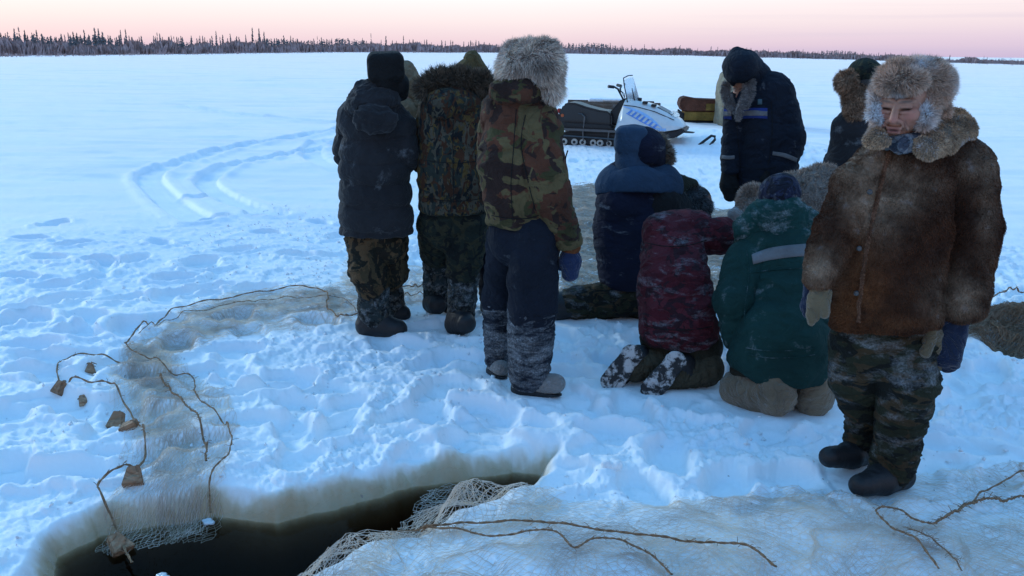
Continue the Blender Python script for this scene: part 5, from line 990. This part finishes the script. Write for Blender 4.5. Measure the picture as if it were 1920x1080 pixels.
# --- the net lying in front along the bottom
c1 = G(1200, 1010)
n2 = empty('fishing_net', (c1[0], c1[1], 0), 'wide pale fishing net spread along the bottom edge beside the dark water', 'fishing net')
def lump(P):
    a = G(868, 950); b = G(640, 1040); c = G(735, 985)
    return .115*np.exp(-((P[:, 0]-a[0])/.16)**2-((P[:, 1]-a[1])/.11)**2)+.07*np.exp(-((P[:, 0]-b[0])/.13)**2-((P[:, 1]-b[1])/.12)**2)+.05*np.exp(-((P[:, 0]-c[0])/.07)**2-((P[:, 1]-c[1])/.06)**2)
netmesh('netting', [
    dict(poly_px=[(770,1000),(765,920),(800,880),(860,868),(930,890),(980,920),(1060,960),(1000,1010),(860,1030)], cell=.040, layers=2, ang=.5, asp=.75, warp=.05, wf=4, fold=0.011, seed=11, r=0.00095, hf=lump, edge=.02, loose=.02),
    dict(poly_px=[(700,1000),(760,930),(830,930),(900,960),(860,1040),(740,1050)], cell=.048, layers=2, ang=.9, asp=.7, warp=.06, wf=5, fold=0.018, seed=12, r=0.00095, hf=lump, edge=.02, loose=.02),
    dict(poly_px=[(530,1110),(560,1060),(590,1015),(620,990),(660,1000),(720,990),(760,1010),(740,1060),(700,1110),(620,1130)], cell=.046, layers=3, ang=.7, asp=.7, warp=.07, wf=5, fold=0.018, seed=13, r=0.00087, hf=lump, edge=.02, loose=.025),
    dict(poly_px=[(600,1130),(640,1060),(720,1010),(860,1000),(1050,985),(1200,1010),(1420,1060),(1460,1110),(1200,1180),(700,1180)], cell=.046, layers=2, ang=.15, asp=.65, warp=.10, fold=0.009, seed=14, r=0.00080, edge=.05),
    dict(poly_px=[(860,1000),(1000,930),(1180,960),(1330,950),(1480,925),(1620,925),(1720,895),(1850,900),(1960,880),(2050,1200),(1200,1200)], cell=.048, layers=2, ang=-.2, asp=.6, warp=.13, wf=1.8, fold=0.007, seed=15, r=0.00069, edge=.08),
    dict(poly_px=[(1180,1000),(1300,960),(1420,940),(1560,945),(1680,980),(1800,1000),(1980,960),(2050,1200),(1250,1200)], cell=.048, layers=2, ang=.35, asp=.6, warp=.13, wf=1.8, fold=0.007, seed=16, r=0.00069, edge=.08),
], M_net, n2)
for k, (pts, r) in enumerate([([(690,1012),(780,1006),(860,1008),(960,1008),(1050,1018),(1130,1032),(1230,1040),(1310,1052),(1390,1056),(1450,1092)], .0052), ([(790,1000),(860,1022),(920,1040),(990,1032),(1040,1036),(1075,1064),(1110,1048),(1160,1050),(1210,1068),(1260,1100)], .0045),
      ([(1935,903),(1880,918),(1830,950),(1800,975),(1750,1008),(1712,1006),(1685,990),(1650,982),(1638,990),(1665,1018),(1710,1040),(1760,1092)], .0045), ([(1935,948),(1880,952),(1820,962),(1790,980),(1750,1008)], .006), ([(1700,1022),(1740,1040),(1770,1060),(1800,1095)], .003)]):
    rope(pts, r, n2, seed=k+30, hairs=60)
# --- net spread behind the kneeling people
c2 = G(1180, 480)
n3 = empty('fishing_net', (c2[0], c2[1], 0), 'heap of pale netting on the snow behind the kneeling people', 'fishing net')
netmesh('netting', [dict(poly_px=[(1040,560),(1040,380),(1075,348),(1150,350),(1260,400),(1400,395),(1500,420),(1420,560),(1200,580)], cell=.06, layers=3, ang=.4, warp=.14, fold=0.036, ff=3, seed=21, r=0.00206, edge=.08),
    dict(poly_px=[(1040,490),(1040,385),(1075,360),(1120,360),(1300,430),(1420,420),(1420,500),(1250,500)], cell=.07, layers=2, ang=1., warp=.14, fold=0.058, ff=3, seed=22, r=0.00238, edge=.08)], M_netw, n3)
c4 = G(1900, 640)
n4 = empty('fishing_net', (c4[0], c4[1], 0), 'brown bunched heap of netting on the snow at the right edge behind the old man', 'fishing net')
hp = lambda P: .16*np.exp(-((P[:, 0]-c4[0]-.15)/.32)**2-((P[:, 1]-c4[1]-.1)/.30)**2)
netmesh('netting', [dict(poly_px=[(1790,640),(1800,600),(1860,575),(1930,565),(2080,560),(2080,690),(1930,678),(1900,672),(1850,662)], cell=.046, layers=9, ang=.4, warp=.10, wf=5, fold=0.022, seed=25, r=0.00143, edge=.03, hf=hp)], M_netb, n4)
rope([(1830,600),(1870,578),(1930,566),(2000,560)], .006, n4, seed=77, hairs=50, lift=.12)
rope([(1850,640),(1900,655),(1960,640)], .005, n4, seed=78, hairs=50, lift=.08)
# ice lumps and bits floating in the hole
M_ice = plain('ice', (.55, .6, .63), .25, spec=.6, bump=.3)
def ice(px, py, r, z, label, k):
    g = G(px, py, z); s_ = Sdf(); rg = np.random.default_rng(k)
    for q in range(3): s_.e(np.array([g[0], g[1], z])+rg.normal(size=3)*r*[.4, .4, .05], np.array([r, r*.7, r*.35])*rg.uniform(.6, 1, 3), rot(yaw=rg.uniform(0, 180)))
    v, f = s_.mesh(r*.14, r*.2); b_ = np.array([g[0], g[1], z]); v = v+vnormals(v, f)*(pn(v*60, k)*r*.3)[:, None]; o = link('ice_piece', mesh_np('ice_piece', v-b_, f), M_ice, loc=b_); tag(o, label, 'ice')
ice(388, 980, .028, WZ+.004, 'pale flake of ice floating on the dark water just below the netting', 1); ice(229, 1022, .013, WZ+.003, 'tiny ice flake beside the rope end in the water', 2)
ice(308, 1078, .022, WZ+.004, 'small brownish ice lump floating at the bottom edge of the picture', 3)
# frozen lumps by the mound
for k, (x, y, r_, lb) in enumerate([(1146, 895, .035, 'rounded frozen snow lump on the mound right of the hole'), (1092, 902, .022, 'small frozen lump left of the larger one on the mound')]):
    g = G(x, y); z = HZ(g); s_ = Sdf(); s_.e([g[0]-.02, g[1], z+.005], [r_*.7, r_*.6, r_*.6]); s_.e([g[0]+.022, g[1], z+.005], [r_*.7, r_*.7, r_*.6]); v, f = s_.mesh(.004, .01); v += vnormals(v, f)*(pn(v*50, k)*.006)[:, None]
    o = link('snow_lump', mesh_np('snow_lump', v-[g[0], g[1], z], f), M_snowc, loc=(g[0], g[1], z)); tag(o, lb, 'snow lump')

# loose crumbs of snow kicked up over the trampled ground
def crumbs():
    rg = np.random.default_rng(55); n = 15000; x = rg.uniform(-2.9, 3.4, n); y = rg.uniform(2.3, 9.5, n); P0 = np.c_[x, y, x*0]
    dens = sst(pn(P0*1.6, 3), -.05, .35)*.9+.12; keep = (rg.random(n) < dens) & (sdpoly(P0[:, :2], HOLE) > .05) & ~((y < 3.0) & (x > -.6)); P0 = P0[keep]; n = len(P0); r = .003+.011*rg.random(n)**4; P0[:, 2] = H(P0)+r*.3
    o8 = np.array([(1, 0, 0), (0, 1, 0), (-1, 0, 0), (0, -1, 0), (0, 0, 1), (0, 0, -1)], float); f8 = np.array([(0, 1, 4), (1, 2, 4), (2, 3, 4), (3, 0, 4), (1, 0, 5), (2, 1, 5), (3, 2, 5), (0, 3, 5)])
    V = P0[:, None]+o8[None]*r[:, None, None]*rg.uniform(.6, 1.25, (n, 6, 1))+rg.normal(size=(n, 6, 3))*r[:, None, None]*.22; T = (np.arange(n)[:, None, None]*6+f8[None]).reshape(-1, 3)
    o = link('snow_crumbs', mesh_np('snow_crumbs', V.reshape(-1, 3), T), M_snowc); tag(o, 'small loose crumbs of snow scattered over the trampled ground', 'snow', kind='stuff')
crumbs()
# ---------------------------------------------------------------- snowmobile and sledges
import bmesh
M_wh = plain('white_hood_paint', (.60, .63, .64), .3, spec=.5, var=.06); M_bk = plain('black_plastic', (.010, .011, .013), .5, bump=.3); M_seat = plain('black_vinyl', (.011, .013, .015), .42, spec=.5, bump=.25, bs=120)
M_met = plain('dull_metal', (.10, .105, .11), .4, metal=.8); M_wheel = plain('pale_wheel', (.45, .44, .40), .6); M_red = plain('red_lens', (.35, .02, .015), .3); M_ora = plain('orange_reflector', (.5, .09, .02), .3); M_dec = plain('blue_decal', (.12, .26, .62), .35, var=.3); M_dec2 = plain('light_blue_decal', (.30, .50, .78), .35)
M_wood = cloth('grey_board', [(.11, .075, .055), (.16, .12, .095)], scale=3, stretch=(.6, 1, 8), frost=.35, fscale=7, weave=60, bump=.4)
M_yel = cloth('yellow_board', base=(.20, .12, .03), smudge=.35, weave=60, bump=.4); M_brw = cloth('brown_board', base=(.11, .042, .026), smudge=.4, weave=60, bump=.4, frost=.1)
M_tarp = cloth('beige_tarpaulin', base=(.30, .26, .185), smudge=.2, bump=.5, frost=.15)
def gl(name):
    m, n, l, b = new_mat(name); b.inputs['Base Color'].default_value = (.85, .92, .95, 1); b.inputs['Transmission Weight'].default_value = .75; b.inputs['Roughness'].default_value = .15; b.inputs['IOR'].default_value = 1.1; return m
M_glass = gl('windshield_plastic')
class B:
    def __init__(s): s.bm = bmesh.new()
    def prism(s, pts, y0, y1, taper=0., top=0.):
        a = [s.bm.verts.new((x, y0+taper, z)) for x, z in pts]; b = [s.bm.verts.new((x, y1-taper, z)) for x, z in pts]; n = len(pts)
        s.bm.faces.new(a[::-1]); s.bm.faces.new(b)
        for i in range(n): s.bm.faces.new([a[i], a[(i+1) % n], b[(i+1) % n], b[i]])
        return s
    def loft(s, secs):
        rows = [[s.bm.verts.new(v) for v in r] for r in secs]; n = len(rows[0])
        for p, q in zip(rows, rows[1:]):
            for i in range(n): s.bm.faces.new([p[i], p[(i+1) % n], q[(i+1) % n], q[i]])
        s.bm.faces.new(rows[0][::-1]); s.bm.faces.new(rows[-1]); return s
    def tube(s, P, r, n=8):
        v, f = tubes([np.array(P, float)], r, n); vs = [s.bm.verts.new(x) for x in v]
        for q in f: s.bm.faces.new([vs[i] for i in q])
        s.bm.faces.new(vs[:n]); s.bm.faces.new(vs[-n:]); return s
    def cyl(s, c, r, y0, y1, n=18):
        return s.prism([(c[0]+r*math.cos(a), c[1]+r*math.sin(a)) for a in np.arange(n)*2*math.pi/n], y0, y1)
    def out(s, name, mat, par, bev=.008, seg=2, smooth=True):
        bmesh.ops.recalc_face_normals(s.bm, faces=s.bm.faces)
        if bev: bmesh.ops.bevel(s.bm, geom=[e for e in s.bm.edges if e.calc_face_angle(0) > .5], offset=bev, segments=seg, affect='EDGES', clamp_overlap=True)
        me = bpy.data.meshes.new(name); s.bm.to_mesh(me); s.bm.free()
        for p_ in me.polygons: p_.use_smooth = smooth
        try: me.set_sharp_from_angle(angle=R(38))
        except Exception: pass
        return link(name, me, mat, par)
sm_o = G(1163, 279); smz = HZ(sm_o)
sm = empty('snowmobile', (sm_o[0], sm_o[1]+.25, smz-.02), 'white and black snowmobile with upright windshield and blue side decal, parked behind the group', 'snowmobile'); sm.rotation_euler = (0, 0, R(-19))
W_ = .30
B().prism([(-1.08, .36), (-1.10, .62), (-1.04, .76), (-.94, .80), (-.80, .795), (-.60, .735), (-.35, .68), (-.16, .66), (-.10, .60), (-.10, .36)], -.24, .24).out('seat', M_seat, sm, .035, 4)
B().prism([(-1.12, .30), (-1.12, .345), (.30, .335), (.30, .29)], -.40, .40).out('running_board', M_met, sm, .01)
B().prism([(-1.14, .34), (-1.14, .36), (-1.02, .44), (-.12, .42), (-.05, .34)], -.33, .33).out('tunnel', M_bk, sm, .01)
trk = B().prism([(-1.12, .10), (-1.04, .245), (-.9, .27), (.10, .27), (.25, .2), (.22, .08), (.12, .03), (-1.0, .02), (-1.08, .04)], -.27, .27)
trk = trk.out('track', M_bk, sm, .02)
lug = B()
for k in range(26): x = -1.02+k*.047; lug.prism([(x, -.012), (x, .03), (x+.014, .03), (x+.014, -.012)], -.265, .265)
lug.out('track_lugs', M_bk, trk, 0, smooth=False)
for k, x in enumerate([-.98, -.78, -.62, -.42, -.29, -.12, .04]): 
    w__ = B().cyl((x, .085), .062 if k != 5 else .05, -.315, -.272).out('wheel', M_wheel, sm, .012); B().cyl((x, .085), .028, -.325, -.312).out('hub', M_bk, w__, .003)
B().tube([(-1.0, -.33, .20), (-.3, -.33, .18), (.2, -.33, .16)], .016).tube([(-.62, -.33, .34), (-.60, -.33, .11)], .014).tube([(-.12, -.33, .34), (-.14, -.33, .11)], .014).tube([(-.72, -.26, .60), (-.66, -.28, .60), (-.60, -.30, .55), (-.60, -.35, .34)], .013).out('suspension_frame', M_met, sm, 0)
B().tube([(-1.12, -.25, .42), (-1.30, -.25, .43), (-1.38, -.15, .44), (-1.38, .15, .44), (-1.30, .25, .43), (-1.12, .25, .42)], .02).tube([(-1.22, -.25, .42), (-1.24, -.25, .60), (-1.24, .25, .60), (-1.22, .25, .42)], .016).prism([(-1.34, .36), (-1.12, .36), (-1.12, .41), (-1.34, .41)], -.22, .22).out('rear_rack', M_bk, sm, 0)
B().prism([(-1.16, .60), (-1.11, .60), (-1.11, .68), (-1.16, .68)], -.2, -.08).out('tail_light', M_red, sm, .01); B().cyl((-1.04, .56), .03, -.256, -.24).out('reflector', M_ora, sm, .003)
# console, hood
B().prism([(-.22, .42), (-.20, .60), (.03, .88), (.14, .90), (.20, .80), (.06, .5), (0, .40)], -.13, .13).out('console', M_bk, sm, .03, 3)
def sec(x, zt, zb, wt, wb): return [(x, -wb, zb), (x, -wb*1.02, (zt*.35+zb*.65)), (x, -wt, zt-.05), (x, -wt*.7, zt), (x, wt*.7, zt), (x, wt, zt-.05), (x, wb*1.02, (zt*.35+zb*.65)), (x, wb, zb)]
hd = B().loft([sec(.00, .42, .335, .36, .40), sec(.05, .66, .335, .33, .42), sec(.13, .88, .335, .30, .44), sec(.34, .86, .33, .31, .45), sec(.62, .79, .33, .32, .45), sec(.90, .67, .35, .31, .43), sec(1.12, .54, .39, .27, .37), sec(1.20, .46, .41, .20, .30)]).out('hood', M_wh, sm, .012, 2)
B().prism([(.70, .735), (.98, .60), (1.0, .63), (.72, .77)], -.20, .20).out('grille', plain('grey_plastic', (.16, .17, .18), .5), hd, .01)
B().tube([(.10, -.325, .79), (.35, -.335, .77), (.7, -.34, .69), (1.05, -.30, .55)], .007, 5).out('panel_gap', M_bk, hd, 0)
B().tube([(.16, -.06, .90), (.40, -.05, .88)], .03, 8).out('dash', M_bk, hd, 0)
for x, z in [(.50, .845), (.66, .80)]: B().prism([(x-.05, z-.02), (x+.04, z-.035), (x+.05, z+.012), (x-.03, z+.02)], -.292, -.20).out('vent', M_bk, hd, .006)
B().prism([(.95, .66), (1.06, .58), (1.075, .62), (.96, .70)], -.2, .2).out('headlight', M_glass, hd, .01)
# decal: comet shaped swoosh with slanted strokes, on the near flank
from mathutils.bvhtree import BVHTree
bm_ = bmesh.new(); bm_.from_mesh(hd.data); BV = BVHTree.FromBMesh(bm_)
def flank(x, z):
    h_ = BV.ray_cast(Vector((x, -2, z)), Vector((0, 1, 0)))[0]
    if h_ is not None: return h_.y-.006
    t_ = (x-.16)/.9; yb = -(.445-.09*max(0, t_-.6)); k = min(1, max(0, (z-.45)/.38)); return yb*(1-k)-.285*k-.012
def dec(poly, name, mat, off=.0):
    bm = bmesh.new(); vs = [bm.verts.new((x, flank(x, z)-off, z)) for x, z in poly]; bm.faces.new(vs); bmesh.ops.triangulate(bm, faces=bm.faces[:]); bmesh.ops.subdivide_edges(bm, edges=bm.edges[:], cuts=3, use_grid_fill=True)
    for v in bm.verts: v.co.y = flank(v.co.x, v.co.z)-off
    r_ = bmesh.ops.extrude_face_region(bm, geom=bm.faces[:]); [setattr(v, 'co', v.co+Vector((0, .004, 0))) for v in r_['geom'] if isinstance(v, bmesh.types.BMVert)]
    bmesh.ops.recalc_face_normals(bm, faces=bm.faces); me = bpy.data.meshes.new(name); bm.to_mesh(me); bm.free(); return me
def decm(polys, name, mat, off):
    bm = bmesh.new()
    for p_ in polys: bm.from_mesh(dec(p_, name, mat, off))
    me = bpy.data.meshes.new(name); bm.to_mesh(me); bm.free(); link(name, me, mat, hd)
ax_ = np.array([.12, .76]); ux = unit(np.array([.62, -.30])); vx = np.array([-ux[1], ux[0]])
def dp(u, v): q = ax_+ux*u*1.3+vx*v*1.25; return (float(q[0]), float(q[1]))
decm([[dp(u*.09, .015+.055*math.sin(min(u, 7)/7*3.14)) for u in range(8)]+[dp(u*.09, -.0+.035*math.sin(min(u, 7)/7*3.14)) for u in range(7, -1, -1)], [dp(.52, -.05), dp(.62, -.045), dp(.70, 0), dp(.68, .03), dp(.63, .0), dp(.55, -.03)]], 'swoosh', M_dec2, 0.002)
decm([[dp(.10+k*.068, -.055+.03*abs(k-3)/6), dp(.135+k*.068, -.055+.03*abs(k-3)/6), dp(.155+k*.068, .035-.005*abs(k-3)), dp(.125+k*.068, .035-.005*abs(k-3))] for k in range(7)]+[[dp(.09, -.058), dp(.56, -.05), dp(.56, -.038), dp(.09, -.046)]], 'lettering', M_dec, .004)
# bumper, front skid, ski
B().prism([(.66, .34), (1.06, .36), (1.22, .42), (1.25, .36), (1.10, .24), (.80, .20), (.66, .24)], -.36, .36).out('front_bumper', M_bk, sm, .02, 2)
B().prism([(1.18, .37), (1.42, .345), (1.40, .33), (1.18, .33)], -.30, -.16).out('bumper_tip', M_bk, sm, .004)
B().prism([(.60, .22), (.78, .22), (.86, .04), (.70, .03)], -.20, .20).out('steering_post', M_wh, sm, .02)
B().prism([(.86, .10), (1.0, .11), (1.0, .05), (.86, .03)], -.34, -.14).tube([(.8, -.24, .25), (.9, -.24, .08)], .02).out('ski_spring', M_bk, sm, .008)
for yy in (-.30, .02):
    B().tube([(.55, yy, .03), (.9, yy, .02), (1.25, yy, .02), (1.45, yy, .07), (1.62, yy, .22), (1.72, yy, .30), (1.78, yy, .29), (1.79, yy-.02, .24), (1.70, yy-.04, .12), (1.52, yy-.04, .0), (1.4, yy-.04, -.01)] if yy < 0 else [(.55, yy, .03), (1.3, yy, .02), (1.5, yy, .06)], .024).out('ski', M_bk, sm, 0)
# handlebar and windshield
B().tube([(.06, 0, .85), (-.02, -.04, 1.0), (-.04, -.10, 1.06), (-.06, -.30, 1.10), (-.14, -.36, 1.11)], .018).tube([(-.02, .04, 1.0), (-.04, .10, 1.06), (-.06, .30, 1.10), (-.14, .36, 1.11)], .018).tube([(-.07, -.31, 1.10), (-.16, -.38, 1.112)], .028).tube([(-.07, .31, 1.10), (-.16, .38, 1.112)], .028).tube([(.10, -.02, .86), (.02, -.06, 1.02), (.08, -.1, .98), (.1, -.08, .86)], .007).out('handlebar', M_bk, sm, 0)
ws = B(); rows = []
for k in range(7):
    f = k/6; rows.append([(.20+.16*(1-abs(f*2-1)**2)+.0, -.27+.54*f, .83), (.07+.14*(1-abs(f*2-1)**2), -.22+.44*f, 1.27-.05*abs(f*2-1)**3)])
bm = ws.bm; A_ = [[bm.verts.new(v) for v in r] for r in rows]; B_ = [[bm.verts.new((v[0]+.006, v[1], v[2])) for v in r] for r in rows]
for p_, q in zip(A_, A_[1:]): bm.faces.new([p_[0], q[0], q[1], p_[1]])
for p_, q in zip(B_, B_[1:]): bm.faces.new([p_[1], q[1], q[0], p_[0]])
ws.out('windshield', M_glass, sm, 0); B().tube([(.19, -.28, .82), (.10, -.24, 1.15), (.08, -.22, 1.26), (.14, -.1, 1.30), (.20, 0, 1.305)], .010, 6).tube([(.30, -.18, .85), (.22, -.12, 1.08)], .012, 6).out('windshield_frame', M_bk, sm, 0)
# board sided sledge behind the snowmobile
g = G(1148, 252); sl = empty('cargo_sledge', (g[0], g[1], HZ(g)), 'low wooden sledge with weathered grey board side parked behind the snowmobile', 'sledge'); sl.rotation_euler = (0, 0, R(3))
B().prism([(-.95, .52), (.95, .50), (.95, .68), (-.95, .70)], -.34, -.31).out('side_board', M_wood, sl, .008); B().prism([(-.95, .52), (.95, .50), (.95, .68), (-.95, .70)], .31, .34).out('side_board', M_wood, sl, .008)
B().prism([(-.95, .48), (.95, .46), (.95, .50), (-.95, .52)], -.36, .36).out('deck', M_wood, sl, .008)
for yy in (-.28, .28): B().tube([(-1.0, yy, .04), (.9, yy, .03), (1.1, yy, .12), (1.2, yy, .3)], .03).tube([(-.7, yy, .04), (-.7, yy, .48)], .025).tube([(0, yy, .04), (0, yy, .48)], .025).tube([(.7, yy, .04), (.7, yy, .48)], .025).out('runner', M_wood, sl, 0)
s_ = Sdf(); s_.c((-.25, -.2, .72), (.1, -.2, .72), .03, .03); s_.c((-.5, 0, .70), (.3, 0, .70), .05, .04); v_, f_ = s_.mesh(.02, .03); link('snow_cap', mesh_np('snow_cap', v_, f_), M_snowc, sl)
# yellow and brown sledge
g = G(1318, 231); ys = empty('cargo_sledge', (g[0], g[1]+.1, HZ(g)), 'brown and yellow wooden box sledge right of the snowmobile', 'sledge'); ys.rotation_euler = (0, 0, R(-4))
B().prism([(-.55, .30), (-.64, .46), (-.60, .62), (-.48, .66), (-.2, .61), (.95, .58), (.95, .30)], -.34, .34).out('upper_box', M_brw, ys, .02, 3)
B().prism([(-.52, .08), (-.50, .29), (.95, .29), (.95, .08)], -.36, .36).out('lower_box', M_yel, ys, .01)
B().prism([(.02, .33), (.02, .50), (.55, .50), (.55, .33)], -.352, -.338).out('yellow_panel', M_yel, ys, .003)
B().tube([(-.52, -.33, .10), (-.62, -.33, .30), (-.68, -.33, .34)], .03).prism([(-.66, .26), (-.48, .26), (-.44, .08), (-.58, .10)], -.30, .30).out('nose', M_bk, ys, .01)
for yy in (-.30, .30): B().tube([(-.6, yy, .12), (-.4, yy, .03), (1.0, yy, .03)], .03).out('runner', M_bk, ys, 0)
# tarpaulin load
g = G(1395, 236); tp = empty('tarpaulin_load', (g[0], g[1]+.1, HZ(g)-.02), 'tall load wrapped in beige tarpaulin behind the navy parka', 'covered load')
s_ = Sdf(); s_.b((.02, 0, .55), (.66, .42, .58), .12); s_.b((-.12, 0, 1.05), (.44, .32, .30), .1, rot(8)); s_.e((-.5, 0, 1.1), (.10, .3, .16)); v_, f_ = s_.mesh(.018, .12)
nn_ = vnormals(v_, f_); v_ = v_+nn_*(.03*(1-np.abs(pn(np.c_[v_[:, 0]*5, v_[:, 1]*5, v_[:, 2]*1.4], 5))*3)+.02*pn(v_*9, 4))[:, None]; link('tarpaulin', mesh_np('tarpaulin', v_, f_), M_tarp, tp)
lp = [np.array([(-.66, -.42, .5), (0, -.46, .45), (.68, -.43, .5)])]; v_, f_ = tubes([spline(lp[0], 14)], .012, 5); link('lashing', mesh_np('lashing', v_, f_), M_rope, tp)
